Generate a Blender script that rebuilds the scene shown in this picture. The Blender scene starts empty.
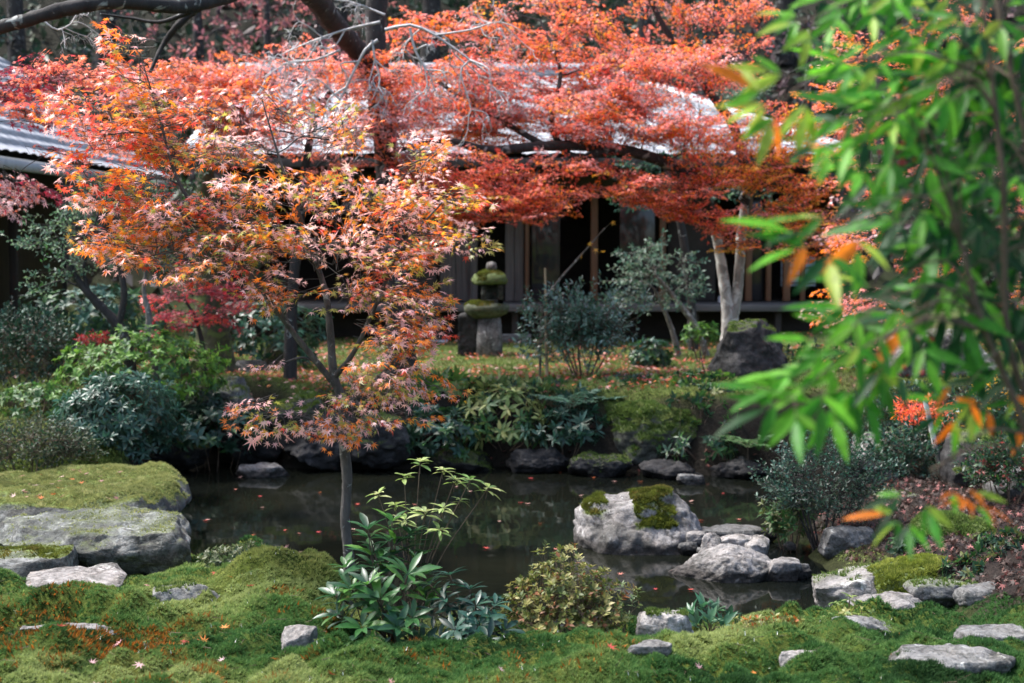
import bpy, math
import numpy as np
R = math.radians
PI = math.pi
rng = np.random.default_rng(11)
scene = bpy.context.scene
COL = scene.collection

# ------------------------------------------------------------------ camera, world, sun, exposure
F = 1024 * 50 / 36.0
PITCH = math.atan(101.5 / F)
EYE = np.array([0.0, 0.0, 2.0])
cd = bpy.data.cameras.new('camera')
cam = bpy.data.objects.new('camera', cd)
COL.objects.link(cam)
cam.location = EYE
cam.rotation_euler = (PI / 2 - PITCH, 0, 0)
cd.lens = 50
cd.sensor_width = 36
cd.clip_start = 0.05
cd.clip_end = 600
cd.dof.use_dof = True
cd.dof.focus_distance = 6.9
cd.dof.aperture_fstop = 2.7
cd.dof.aperture_blades = 9
scene.camera = cam

SUN_EL, SUN_AZ = R(60), R(72)          # behind the house, to the left
w = bpy.data.worlds.new('World')
scene.world = w
w.use_nodes = True
nt = w.node_tree
sky = nt.nodes.new('ShaderNodeTexSky')
sky.sky_type = 'NISHITA'
sky.sun_disc = False
sky.sun_elevation = SUN_EL
sky.sun_rotation = -SUN_AZ
sky.dust_density = 4.0
sky.air_density = 1.0
hs = nt.nodes.new('ShaderNodeHueSaturation')          # thin bright cloud: a paler sky
hs.inputs['Saturation'].default_value = 1.0
nt.links.new(sky.outputs[0], hs.inputs['Color'])
nt.links.new(hs.outputs[0], nt.nodes['Background'].inputs[0])
nt.nodes['Background'].inputs[1].default_value = 0.15
sl = bpy.data.lights.new('sun', 'SUN')
sl.energy = 2.6
sl.angle = R(10)
sl.color = (1.0, 0.98, 0.96)
sun = bpy.data.objects.new('sun', sl)
COL.objects.link(sun)
sun.location = (0, 0, 30)
sun.rotation_euler = (PI / 2 - SUN_EL, 0, PI + SUN_AZ)   # aims away from the sun's place in the sky
vs = scene.view_settings
vs.view_transform = 'Standard'
vs.look = 'None'
vs.exposure = 1.45
vs.gamma = 1
scene.cycles.use_denoising = True
scene.cycles.max_bounces = 6
scene.cycles.diffuse_bounces = 3
scene.cycles.glossy_bounces = 3
scene.cycles.transmission_bounces = 4
scene.cycles.caustics_reflective = False
scene.cycles.caustics_refractive = False
scene.cycles.sample_clamp_indirect = 6


# ------------------------------------------------------------------ maths helpers
def ray(px, py):
    f = np.array([0, math.cos(PITCH), -math.sin(PITCH)])
    u = np.array([0, math.sin(PITCH), math.cos(PITCH)])
    return f + np.array([1.0, 0, 0]) * (px - 512) / F + u * (341.5 - py) / F


def at(px, py, Y):
    d = ray(px, py)
    return EYE + d * (Y / d[1])


def smooth(a, b, x):
    t = np.clip((x - a) / (b - a), 0, 1)
    return t * t * (3 - 2 * t)


def _hash(ix, iy, iz, seed):
    h = (ix * 374761393 + iy * 668265263 + iz * 2147483647 + seed * 1274126177) & 0xFFFFFFFF
    h = ((h ^ (h >> 13)) * 1274126177) & 0xFFFFFFFF
    h = (h ^ (h >> 16)) & 0xFFFFFF
    return h / float(0xFFFFFF)


def vnoise(p, seed=0):
    p = np.asarray(p, float)
    i = np.floor(p).astype(np.int64)
    f = p - i
    f = f * f * (3 - 2 * f)
    out = 0
    for dx in (0, 1):
        wx = f[:, 0] if dx else 1 - f[:, 0]
        for dy in (0, 1):
            wy = f[:, 1] if dy else 1 - f[:, 1]
            for dz in (0, 1):
                wz = f[:, 2] if dz else 1 - f[:, 2]
                out = out + wx * wy * wz * _hash(i[:, 0] + dx, i[:, 1] + dy, i[:, 2] + dz, seed)
    return out * 2 - 1


def fbm(p, octaves=4, seed=0, gain=0.5):
    p = np.asarray(p, float)
    a, s, out = 1.0, 0.0, 0
    for o in range(octaves):
        out = out + a * vnoise(p * (2.03 ** o) + 17.3 * o, seed + o)
        s += a
        a *= gain
    return out / s


def nrm(v):
    return v / np.maximum(np.linalg.norm(v, axis=-1, keepdims=True), 1e-9)


def frames(D, U):
    """rows of rotation matrices whose columns are x, y=D, z~U"""
    y = nrm(D)
    x = np.cross(y, U)
    bad = np.linalg.norm(x, axis=1) < 1e-4
    if bad.any():
        x[bad] = np.cross(y[bad], np.array([1.0, 0.3, 0.2]))
    x = nrm(x)
    z = np.cross(x, y)
    return np.stack([x, y, z], axis=2)


# ------------------------------------------------------------------ mesh builder
class MB:
    def __init__(self):
        self.V, self.F, self.C, self.n = [], [], [], 0

    def add(self, V, F, C=None):
        V = np.asarray(V, float).reshape(-1, 3)
        F = np.asarray(F, np.int64)
        self.V.append(V)
        self.F.append(F + self.n)
        if C is None:
            C = np.ones((len(V), 4))
        C = np.asarray(C, float)
        if C.ndim == 1:
            C = np.tile(C, (len(V), 1))
        if C.shape[1] == 3:
            C = np.hstack([C, np.ones((len(C), 1))])
        self.C.append(C)
        self.n += len(V)

    def box(self, c, s, rz=0.0, C=None, taper=1.0):
        x, y, z = np.array(s) / 2
        P = np.array([[-x, -y, -z], [x, -y, -z], [x, y, -z], [-x, y, -z],
                      [-x * taper, -y * taper, z], [x * taper, -y * taper, z], [x * taper, y * taper, z], [-x * taper, y * taper, z]])
        cs, sn = math.cos(rz), math.sin(rz)
        P = P @ np.array([[cs, sn, 0], [-sn, cs, 0], [0, 0, 1]]) + np.array(c)
        self.add(P, [[0, 3, 2, 1], [4, 5, 6, 7], [0, 1, 5, 4], [1, 2, 6, 5], [2, 3, 7, 6], [3, 0, 4, 7]], C)

    def tube(self, P, r, sides=6, C=None, rough=0.0, cap=True):
        P = np.asarray(P, float)
        n = len(P)
        r = np.broadcast_to(np.asarray(r, float), (n,))
        T = nrm(np.gradient(P, axis=0))
        ref = np.array([0.31, 0.77, 0.2])
        X = np.zeros_like(P)
        v = np.cross(T[0], ref)
        for k in range(n):
            v = v - T[k] * v.dot(T[k])
            v = v / max(np.linalg.norm(v), 1e-9)
            X[k] = v
        B = np.cross(T, X)
        a = np.linspace(0, 2 * PI, sides, endpoint=False)
        rr = r[:, None] * (1 + rough * rng.uniform(-1, 1, (n, sides)))
        V = P[:, None, :] + (X[:, None, :] * np.cos(a)[None, :, None] + B[:, None, :] * np.sin(a)[None, :, None]) * rr[:, :, None]
        i, j = np.meshgrid(np.arange(n - 1), np.arange(sides), indexing='ij')
        j2 = (j + 1) % sides
        Fq = np.stack([i * sides + j, i * sides + j2, (i + 1) * sides + j2, (i + 1) * sides + j], -1).reshape(-1, 4)
        self.add(V, Fq, C)

    def segs(self, P0, P1, r0, r1, C=None):
        """many 3-sided thin twigs at once"""
        n = len(P0)
        if n == 0:
            return
        T = nrm(P1 - P0)
        X = np.cross(T, np.array([0.3, 0.5, 0.81]))
        X = nrm(X)
        B = np.cross(T, X)
        a = np.array([0, 2.094, 4.189])
        ring = X[:, None, :] * np.cos(a)[None, :, None] + B[:, None, :] * np.sin(a)[None, :, None]
        r0 = np.broadcast_to(r0, (n,))
        r1 = np.broadcast_to(r1, (n,))
        V = np.concatenate([P0[:, None] + ring * r0[:, None, None], P1[:, None] + ring * r1[:, None, None]], 1)
        f = np.array([[0, 1, 4, 3], [1, 2, 5, 4], [2, 0, 3, 5]])
        Fq = (np.arange(n) * 6)[:, None, None] + f[None]
        self.add(V.reshape(-1, 3), Fq.reshape(-1, 4), C)

    def inst(self, tv, tf, M, T, S, C, tc=None):
        """instances of a template: M (n,3,3), T (n,3), S (n,), C (n,3); tc multiplies the colour per template vertex"""
        n, k = len(T), len(tv)
        if n == 0:
            return
        V = np.einsum('nij,kj->nki', M, tv) * np.asarray(S)[:, None, None] + T[:, None, :]
        Fq = (np.arange(n) * k)[:, None, None] + np.asarray(tf)[None]
        Cc = np.repeat(C[:, None, :], k, 1)
        if tc is not None:
            Cc = Cc * tc[None]
        self.add(V.reshape(-1, 3), Fq.reshape(-1, np.asarray(tf).shape[1]), np.clip(Cc.reshape(-1, 3), 0, 1))

    def mesh(self, name, mat, smooth_shade=False):
        me = bpy.data.meshes.new(name)
        V = np.concatenate(self.V)
        C = np.concatenate(self.C)
        loops = np.concatenate([f.ravel() for f in self.F])
        sizes = np.concatenate([np.full(len(f), f.shape[1]) for f in self.F])
        starts = np.concatenate([[0], np.cumsum(sizes)[:-1]])
        me.vertices.add(len(V))
        me.vertices.foreach_set('co', V.astype(np.float32).ravel())
        me.loops.add(len(loops))
        me.loops.foreach_set('vertex_index', loops.astype(np.int32))
        me.polygons.add(len(sizes))
        me.polygons.foreach_set('loop_start', starts.astype(np.int32))
        if smooth_shade:
            me.polygons.foreach_set('use_smooth', np.ones(len(sizes), bool))
        at_ = me.attributes.new('Col', 'FLOAT_COLOR', 'POINT')
        at_.data.foreach_set('color', C.astype(np.float32).ravel())
        me.update(calc_edges=True)
        me.validate()
        if mat is not None:
            me.materials.append(mat)
        return me

    def obj(self, name, mat, parent=None, smooth_shade=False, origin=None):
        if not self.V:
            return None
        if parent is not None:
            origin = np.array(parent.matrix_world.translation) if parent.parent is None else None
        o_off = np.zeros(3) if origin is None else np.asarray(origin, float)
        if parent is not None:
            p, acc = parent, np.zeros(3)
            while p is not None:
                acc = acc + np.array(p.location)
                p = p.parent
            o_off = acc
        self.V = [v - o_off for v in self.V]
        o = bpy.data.objects.new(name, self.mesh(name, mat, smooth_shade))
        COL.objects.link(o)
        if parent is not None:
            o.parent = parent
        elif origin is not None:
            o.location = o_off
        return o


def tag(o, label=None, cat=None, group=None, kind=None):
    if label:
        o['label'] = label
    if cat:
        o['category'] = cat
    if group:
        o['group'] = group
    if kind:
        o['kind'] = kind
    return o


def empty(name, loc, label, cat, group=None):
    o = bpy.data.objects.new(name, None)
    COL.objects.link(o)
    o.location = loc
    o.empty_display_size = 0.1
    return tag(o, label, cat, group)


# ------------------------------------------------------------------ materials
def new_mat(name):
    m = bpy.data.materials.new(name)
    m.use_nodes = True
    return m, m.node_tree.nodes, m.node_tree.links, m.node_tree.nodes['Principled BSDF']


def n_noise(N, L, scale, detail=6, rough=0.6, vec=None, dist=0.0):
    t = N.new('ShaderNodeTexNoise')
    t.inputs['Scale'].default_value = scale
    t.inputs['Detail'].default_value = detail
    t.inputs['Roughness'].default_value = rough
    t.inputs['Distortion'].default_value = dist
    if vec is not None:
        L.new(vec, t.inputs['Vector'])
    return t


def n_ramp(N, L, fac, stops):
    r = N.new('ShaderNodeValToRGB')
    e = r.color_ramp.elements
    while len(e) < len(stops):
        e.new(0.5)
    for k, (p, c) in enumerate(stops):
        e[k].position = p
        e[k].color = (*c, 1) if len(c) == 3 else c
    L.new(fac, r.inputs[0])
    return r


def n_mix(N, L, fac, a, b, mode='MIX'):
    m = N.new('ShaderNodeMix')
    m.data_type = 'RGBA'
    m.blend_type = mode
    for sock, v in ((m.inputs[0], fac), (m.inputs[6], a), (m.inputs[7], b)):
        if hasattr(v, 'is_linked') or hasattr(v, 'links'):
            L.new(v, sock)
        elif isinstance(v, (int, float)):
            sock.default_value = v
        else:
            sock.default_value = (*v, 1)
    return m.outputs[2]


def n_bump(N, L, h, strength, dist, bsdf):
    b = N.new('ShaderNodeBump')
    b.inputs['Strength'].default_value = strength
    b.inputs['Distance'].default_value = dist
    L.new(h, b.inputs['Height'])
    L.new(b.outputs[0], bsdf.inputs['Normal'])


def leaf_mat(name, rough=0.45, trans=0.35, spec=0.5, boost=1.5, mottled=0.25):
    m, N, L, p = new_mat(name)
    a = N.new('ShaderNodeAttribute')
    a.attribute_name = 'Col'
    tc = N.new('ShaderNodeTexCoord')
    no = n_noise(N, L, 60, 3, 0.6, tc.outputs['Object'])
    rp = n_ramp(N, L, no.outputs[0], [(0.3, (1 - mottled,) * 3), (0.7, (1 + mottled * 0.6,) * 3)])
    c = n_mix(N, L, 1.0, a.outputs['Color'], rp.outputs[0], 'MULTIPLY')
    L.new(c, p.inputs['Base Color'])
    p.inputs['Roughness'].default_value = rough
    p.inputs['Specular IOR Level'].default_value = spec
    t = N.new('ShaderNodeBsdfTranslucent')
    g = n_mix(N, L, 1.0, c, (boost, boost, boost * 0.95), 'MULTIPLY')
    L.new(g, t.inputs['Color'])
    mx = N.new('ShaderNodeMixShader')
    mx.inputs[0].default_value = trans
    L.new(p.outputs[0], mx.inputs[1])
    L.new(t.outputs[0], mx.inputs[2])
    L.new(mx.outputs[0], N['Material Output'].inputs['Surface'])
    return m


def bark_mat(name, dark, light, scale=14, lichen=None, lich_amt=0.6, bump=0.6):
    m, N, L, p = new_mat(name)
    tc = N.new('ShaderNodeTexCoord')
    mp = N.new('ShaderNodeMapping')
    mp.inputs['Scale'].default_value = (1, 1, 0.35)
    L.new(tc.outputs['Object'], mp.inputs[0])
    n1 = n_noise(N, L, scale, 8, 0.65, mp.outputs[0], 0.4)
    c = n_ramp(N, L, n1.outputs[0], [(0.32, dark), (0.68, light)]).outputs[0]
    if lichen:
        n2 = n_noise(N, L, scale * 0.7, 5, 0.55, tc.outputs['Object'], 0.8)
        f = n_ramp(N, L, n2.outputs[0], [(lich_amt, (0, 0, 0)), (lich_amt + 0.08, (1, 1, 1))])
        c = n_mix(N, L, f.outputs[0], c, lichen)
    L.new(c, p.inputs['Base Color'])
    p.inputs['Roughness'].default_value = 0.85
    n_bump(N, L, n1.outputs[0], bump, 0.02, p)
    return m


def rock_mat(name, dark, mid, light, lichen=(0.62, 0.63, 0.6), lich=0.62, scale=3.0, moss_col=(0.10, 0.14, 0.02), crust=0.47):
    """vertex attribute Col: rgb = tone of this rock, alpha = 1 - moss film"""
    m, N, L, p = new_mat(name)
    tc = N.new('ShaderNodeTexCoord')
    a = N.new('ShaderNodeAttribute')
    a.attribute_name = 'Col'
    n1 = n_noise(N, L, scale, 10, 0.68, tc.outputs['Object'], 0.6)
    c = n_ramp(N, L, n1.outputs[0], [(0.28, dark), (0.5, mid), (0.74, light)]).outputs[0]
    n2 = n_noise(N, L, scale * 2.6, 6, 0.6, tc.outputs['Object'], 1.2)
    f2 = n_ramp(N, L, n2.outputs[0], [(lich, (0, 0, 0)), (lich + 0.06, (1, 1, 1))])
    c = n_mix(N, L, f2.outputs[0], c, lichen)
    n3 = n_noise(N, L, scale * 16, 4, 0.7, tc.outputs['Object'])
    f3 = n_ramp(N, L, n3.outputs[0], [(0.36, (0.25, 0.24, 0.23)), (0.52, (1, 1, 1))])
    c = n_mix(N, L, 0.7, c, f3.outputs[0], 'MULTIPLY')
    c = n_mix(N, L, 1.0, c, a.outputs['Color'], 'MULTIPLY')
    n6 = n_noise(N, L, scale * 1.5, 9, 0.72, tc.outputs['Object'], 0.5)
    f8 = n_ramp(N, L, n6.outputs[0], [(crust, (1, 1, 1)), (crust + 0.09, (0.25, 0.26, 0.24))])     # dark crust lichen
    c = n_mix(N, L, 0.75, c, f8.outputs[0], 'MULTIPLY')
    n5 = n_noise(N, L, scale * .8, 4, 0.6, tc.outputs['Object'], 1.5)
    f5 = n_ramp(N, L, n5.outputs[0], [(0.5, (1, 1, 1)), (0.72, (0.62, 0.52, 0.42))])     # rusty stains
    c = n_mix(N, L, 0.8, c, f5.outputs[0], 'MULTIPLY')
    vo = N.new('ShaderNodeTexVoronoi')
    vo.feature = 'DISTANCE_TO_EDGE'
    vo.inputs['Scale'].default_value = scale * 1.3
    wv = n_mix(N, L, 0.25, tc.outputs['Object'], n1.outputs['Color'])
    L.new(wv, vo.inputs['Vector'])
    f6 = n_ramp(N, L, vo.outputs['Distance'], [(0.0, (0.3, 0.28, 0.27)), (0.035, (1, 1, 1))])     # cracks
    c = n_mix(N, L, 0.7, c, f6.outputs[0], 'MULTIPLY')
    ge = N.new('ShaderNodeNewGeometry')
    sx = N.new('ShaderNodeSeparateXYZ')
    L.new(ge.outputs['Position'], sx.inputs[0])
    wz = N.new('ShaderNodeMath')
    wz.operation = 'MULTIPLY_ADD'
    L.new(n2.outputs[0], wz.inputs[0])
    wz.inputs[1].default_value = -0.09
    L.new(sx.outputs['Z'], wz.inputs[2])
    f7 = n_ramp(N, L, wz.outputs[0], [(0.0, (0.22, 0.21, 0.2)), (0.035, (1, 1, 1))])     # damp tide mark above the water
    c = n_mix(N, L, 1.0, c, f7.outputs[0], 'MULTIPLY')
    inv = N.new('ShaderNodeMath')
    inv.operation = 'SUBTRACT'
    inv.inputs[0].default_value = 1.0
    L.new(a.outputs['Alpha'], inv.inputs[1])
    n4 = n_noise(N, L, 30, 4, 0.7, tc.outputs['Object'])
    mc = n_ramp(N, L, n4.outputs[0], [(0.3, tuple(x * 0.45 for x in moss_col)), (0.7, tuple(x * 1.3 for x in moss_col))])
    c = n_mix(N, L, inv.outputs[0], c, mc.outputs[0])
    L.new(c, p.inputs['Base Color'])
    p.inputs['Roughness'].default_value = 0.8
    p.inputs['Specular IOR Level'].default_value = 0.35
    ad = N.new('ShaderNodeMath')
    ad.operation = 'ADD'
    L.new(n1.outputs[0], ad.inputs[0])
    L.new(n3.outputs[0], ad.inputs[1])
    n_bump(N, L, ad.outputs[0], 0.55, 0.03, p)
    return m


def plain_mat(name, dark, light, scale=8, rough=0.7, stretch=(1, 1, 1), bump=0.2, spec=0.5, metallic=0):
    m, N, L, p = new_mat(name)
    tc = N.new('ShaderNodeTexCoord')
    mp = N.new('ShaderNodeMapping')
    mp.inputs['Scale'].default_value = stretch
    L.new(tc.outputs['Object'], mp.inputs[0])
    n1 = n_noise(N, L, scale, 7, 0.65, mp.outputs[0], 0.3)
    c = n_ramp(N, L, n1.outputs[0], [(0.3, dark), (0.7, light)]).outputs[0]
    L.new(c, p.inputs['Base Color'])
    p.inputs['Roughness'].default_value = rough
    p.inputs['Specular IOR Level'].default_value = spec
    p.inputs['Metallic'].default_value = metallic
    if bump:
        n_bump(N, L, n1.outputs[0], bump, 0.01, p)
    return m


M_MAPLE = leaf_mat('maple_leaf', 0.38, 0.44, 0.65, 1.45)
M_GLOSSY = leaf_mat('glossy_leaf', 0.38, 0.28, 0.45, 1.7)
M_CAMELLIA = leaf_mat('camellia_leaf', 0.24, 0.15, 0.8, 1.6)
M_SOFT = leaf_mat('soft_leaf', 0.5, 0.3, 0.4, 1.5)
M_NANDINA = leaf_mat('nandina_leaf', 0.45, 0.5, 0.25, 1.7, 0.3)
M_MOSS = leaf_mat('moss_frond', 0.75, 0.3, 0.15, 1.5, 0.1)
M_LITTER = leaf_mat('fallen_leaf', 0.6, 0.15, 0.35, 1.2)
M_DARKLEAF = leaf_mat('dark_leaf', 0.5, 0.15, 0.35, 1.3)
B_DARK = bark_mat('dark_bark', (0.008, 0.007, 0.007), (0.035, 0.03, 0.028), 14, (0.26, 0.27, 0.25), 0.60)
B_GREY = bark_mat('grey_bark', (0.06, 0.055, 0.048), (0.22, 0.2, 0.18), 22, (0.42, 0.42, 0.39), 0.56)
B_SLIM = bark_mat('slim_maple_bark', (0.03, 0.027, 0.024), (0.115, 0.105, 0.095), 26, (0.30, 0.30, 0.28), 0.6, 0.9)
B_WHITE = bark_mat('pale_bark', (0.10, 0.09, 0.08), (0.42, 0.40, 0.37), 9, (0.55, 0.55, 0.52), 0.5)
B_LIT = bark_mat('lit_twig', (0.3, 0.28, 0.28), (0.62, 0.6, 0.6), 20)  # pale colour carries the light on the bare dead twigs
B_MOSSY = bark_mat('mossy_bark', (0.02, 0.022, 0.012), (0.07, 0.07, 0.035), 10, (0.08, 0.11, 0.025), 0.52)
B_TWIG = bark_mat('brown_twig', (0.05, 0.035, 0.025), (0.13, 0.09, 0.06), 30)
K_GREY = rock_mat('grey_stone', (0.055, 0.057, 0.06), (0.20, 0.20, 0.195), (0.36, 0.36, 0.35))
K_CRUST = rock_mat('crusted_stone', (0.05, 0.055, 0.053), (0.19, 0.2, 0.195), (0.38, 0.39, 0.38), (0.5, 0.52, 0.48), 0.6, 3.4, (0.10, 0.14, 0.02), 0.41)
K_PALE = rock_mat('pale_stone', (0.09, 0.085, 0.08), (0.29, 0.275, 0.265), (0.50, 0.48, 0.47), (0.62, 0.62, 0.6), 0.6, 2.4)
K_DARK = rock_mat('dark_stone', (0.008, 0.008, 0.009), (0.032, 0.031, 0.032), (0.09, 0.088, 0.085), (0.3, 0.3, 0.28), 0.70)
K_MOSS = rock_mat('mossy_stone', (0.02, 0.022, 0.018), (0.08, 0.085, 0.07), (0.2, 0.2, 0.18), (0.55, 0.55, 0.52), 0.66, 3.0, (0.085, 0.12, 0.028))

# ------------------------------------------------------------------ terrain
POND = np.array([(-3.0, 12.5), (-2.5, 12.75), (-1.6, 12.35), (-.8, 12.45), (.07, 12.4), (.92, 12.1), (1.6, 11.95), (2.4, 12.1),
                 (3.2, 12.0), (3.9, 11.7), (3.7, 10.9), (2.9, 10.6), (2.25, 10.4), (1.9, 9.6), (1.75, 8.9), (1.95, 8.2), (1.85, 7.7),
                 (1.45, 7.25), (.65, 7.0), (-.06, 6.95), (-.72, 7.15), (-.95, 7.6), (-1.12, 8.1), (-1.45, 8.6), (-1.85, 9.0),
                 (-2.15, 9.6), (-2.4, 10.4), (-2.75, 11.1), (-2.95, 11.6)])


def pond_sd(x, y):
    p = np.stack([x, y], -1)
    d = np.full(x.shape, 1e9)
    inside = np.zeros(x.shape, bool)
    n = len(POND)
    for k in range(n):
        a, b = POND[k], POND[(k + 1) % n]
        e = b - a
        t = np.clip(((p - a) @ e) / (e @ e), 0, 1)
        q = a + t[..., None] * e
        d = np.minimum(d, np.linalg.norm(p - q, axis=-1))
        c = ((a[1] > y) != (b[1] > y)) & (x < (b[0] - a[0]) * (y - a[1]) / (b[1] - a[1] + 1e-12) + a[0])
        inside ^= c
    return np.where(inside, -d, d)


BUMPS = [(-1.14, 6.38, .32, .28, .12), (-1.9, 5.95, .5, .13, .07), (-.3, 12.95, .4, .25, .1), (.7, 12.9, .3, .2, .09), (1.9, 12.85, .4, .25, .1), (-.98, 6.45, .28, .3, .05), (-2.1, 6.8, .42, .38, -.13), (-1.85, 6.05, .34, .2, .05), (-1.5, 6.15, .25, .2, .0), (.6, 5.7, .22, .22, -.07), (2.1, 7.0, .45, .4, -.12),
         (-1.75, 5.2, .35, .3, .08), (-.2, 5.3, .5, .25, .03), (.45, 5.25, .35, .2, .05), (.95, 5.6, .2, .18, .07), (1.3, 5.75, .24, .18, .05),
         (.78, 5.35, .22, .15, .05), (1.55, 5.85, .3, .16, .04), (1.05, 5.3, .2, .15, .04), (1.32, 5.6, .16, .14, .05), 
         (2.95, 7.2, .6, .6, .06), (3.0, 6.2, .7, .6, .05), (2.9, 13.2, 1.6, .8, .15), (-2.7, 13.2, 1.0, .6, .12), (-5.2, 10.8, 2, 1.5, .15)]


def terrain(x, y):
    x = np.asarray(x, float)
    y = np.asarray(y, float)
    sd = pond_sd(x, y)
    q = np.stack([x, y, 0 * x], -1).reshape(-1, 3)
    wob = vnoise(q * 2.1, 5).reshape(x.shape) * .09 + vnoise(q * 6.0, 9).reshape(x.shape) * .04
    sd = sd + wob + vnoise(q * 1.3, 15).reshape(x.shape) * .16 * smooth(11, 12, y)
    base = .40 + .22 * smooth(9, 13, y) + .12 * smooth(2.2, 4.5, x) * smooth(4, 8, y)
    base = base - .30 * smooth(-1.35, -1.75, x) * smooth(6.75, 7.25, y) * smooth(10.8, 10.2, y)
    base = base - .17 * smooth(5.3, 6.2, y) * smooth(10, 8.5, y) * smooth(-.86, -.5, x) * smooth(2.5, 1.9, x)
    base = base - .2 * smooth(7.2, 8.4, y) * smooth(11, 10.4, y) * smooth(1.9, 2.3, x) * smooth(4.4, 3.6, x)
    base = base + .05 * fbm(q * .8, 3, 3).reshape(x.shape)
    wd = .42 + .25 * smooth(9, 6, y)
    z = np.where(sd > 0, -.06 + (base + .06) * smooth(0, 1, sd / wd) ** .8, -.06 - .5 * smooth(0, .7, -sd))
    for bx, by, rx, ry, h in BUMPS:
        e = ((x - bx) / rx) ** 2 + ((y - by) / ry) ** 2
        z = z + h * np.exp(-e * 1.3)
    near = smooth(9.2, 6.9, y) * (sd > .02)
    z = z + near * (.022 * fbm(q * 5.0, 3, 21).reshape(x.shape) + .065 * np.abs(vnoise(q * 3.6, 31).reshape(x.shape)) + .055 * np.abs(vnoise(q * 7.5, 37).reshape(x.shape)) + .03 * np.abs(vnoise(q * 15, 38).reshape(x.shape)) - .03)
    z = z + .025 * fbm(q * 3.0, 3, 8).reshape(x.shape) * smooth(12, 13, y)
    hill = np.maximum(0, y - 26)
    z = z + .62 * hill ** 1.06 * smooth(110, 80, y) + fbm(q * .15, 3, 4).reshape(x.shape) * smooth(26, 34, y) * 1.4
    side = np.maximum(0, np.abs(x) - 14)
    z = z + side * .25 * smooth(2, 12, y) * smooth(60, 40, side)
    return z


def gz(x, y):
    return float(terrain(np.array([x]), np.array([y]))[0])


def ground_color(x, y, z, sd):
    q = np.stack([x, y, 0 * x], -1)
    a = fbm(q * 1.3, 4, 41)
    b = fbm(q * 5.0, 4, 47)
    c = np.tile(np.array([.055, .085, .014]), (len(x), 1))
    k = smooth(-.15, .35, a)[:, None]
    c = c * (1 - k) + np.array([.095, .12, .02]) * k
    o = (smooth(.0, .3, fbm(q * 2.2, 3, 53)) * np.exp(-((x + 1.0) / 1.15) ** 2 - ((y - 5.5) / .55) ** 2))[:, None]
    c = c * (1 - .25 * o) + np.array([.16, .055, .012]) * .25 * o
    lawn = smooth(12.2, 12.9, y)[:, None]
    ls = smooth(.0, .3, b)[:, None]
    cl = np.array([.09, .13, .035]) * (1 - ls * .5) + np.array([.10, .07, .04]) * ls * .5
    c = c * (1 - lawn) + cl * lawn
    rt = (smooth(1.85, 2.3, x + .15 * b) * smooth(5.9, 6.4, y + .2 * a) * smooth(12.5, 11.5, y))[:, None]
    c = c * (1 - rt) + (np.array([.026, .020, .018]) * (1 + .5 * b[:, None])) * rt
    wet = np.where(y > 9, smooth(.5, .25, sd), smooth(.38, .05, sd))[:, None] * np.where(y > 9, 1.0, .75)[:, None]
    c = c * (1 - wet) + np.array([.022, .019, .015]) * wet
    hl = smooth(24, 28, y)[:, None]
    c = c * (1 - hl) + np.array([.022, .022, .016]) * hl
    return np.clip(c, 0, 1)


def axis(parts):
    out = []
    for a, b, s in parts:
        out.append(np.arange(a, b, s))
    return np.concatenate(out)


gx = axis([(-160, -40, 8), (-40, -8, 1.0), (-8, -3.6, .16), (-3.6, 3.6, .03), (3.6, 8, .16), (8, 40, 1.0), (40, 161, 8)])
gy = axis([(-60, 0, 5), (0, 4.6, .3), (4.6, 7.6, .025), (7.6, 13.4, .05), (13.4, 20, .15), (20, 60, .8), (60, 161, 5)])
GX, GY = np.meshgrid(gx, gy)
GZ = terrain(GX, GY)
mb = MB()
nx, ny = len(gx), len(gy)
i, j = np.meshgrid(np.arange(ny - 1), np.arange(nx - 1), indexing='ij')
gf = np.stack([i * nx + j, i * nx + j + 1, (i + 1) * nx + j + 1, (i + 1) * nx + j], -1).reshape(-1, 4)
gsd = pond_sd(GX, GY).ravel()
mb.add(np.stack([GX, GY, GZ], -1).reshape(-1, 3), gf, ground_color(GX.ravel(), GY.ravel(), GZ.ravel(), gsd))
m, N, L, p = new_mat('earth_and_moss')
a = N.new('ShaderNodeAttribute')
a.attribute_name = 'Col'
tc = N.new('ShaderNodeTexCoord')
n1 = n_noise(N, L, 45, 6, .7, tc.outputs['Object'])
rp = n_ramp(N, L, n1.outputs[0], [(.3, (.4, .4, .4)), (.7, (1.25, 1.25, 1.2))])
c = n_mix(N, L, 1.0, a.outputs['Color'], rp.outputs[0], 'MULTIPLY')
L.new(c, p.inputs['Base Color'])
p.inputs['Roughness'].default_value = .95
p.inputs['Specular IOR Level'].default_value = .15
n_bump(N, L, n1.outputs[0], .8, .03, p)
tag(mb.obj('ground', m, None, True), kind='structure')

# pond water
m, N, L, p = new_mat('pond_water')
tc = N.new('ShaderNodeTexCoord')
n1 = n_noise(N, L, .9, 3, .5, tc.outputs['Object'])
c = n_ramp(N, L, n1.outputs[0], [(.35, (.003, .004, .0035)), (.7, (.010, .011, .007))]).outputs[0]
L.new(c, p.inputs['Base Color'])
p.inputs['Roughness'].default_value = .045
p.inputs['IOR'].default_value = 1.33
n2 = n_noise(N, L, 2.2, 2, .5, tc.outputs['Object'])
n_bump(N, L, n2.outputs[0], .05, .05, p)
mb = MB()
wx, wy = np.meshgrid(np.linspace(-4.6, 4.6, 24), np.linspace(6.3, 13.4, 20))
i, j = np.meshgrid(np.arange(19), np.arange(23), indexing='ij')
mb.add(np.stack([wx, wy, 0 * wx], -1).reshape(-1, 3), np.stack([i * 24 + j, i * 24 + j + 1, (i + 1) * 24 + j + 1, (i + 1) * 24 + j], -1).reshape(-1, 4))
tag(mb.obj('water', m), kind='structure')

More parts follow.
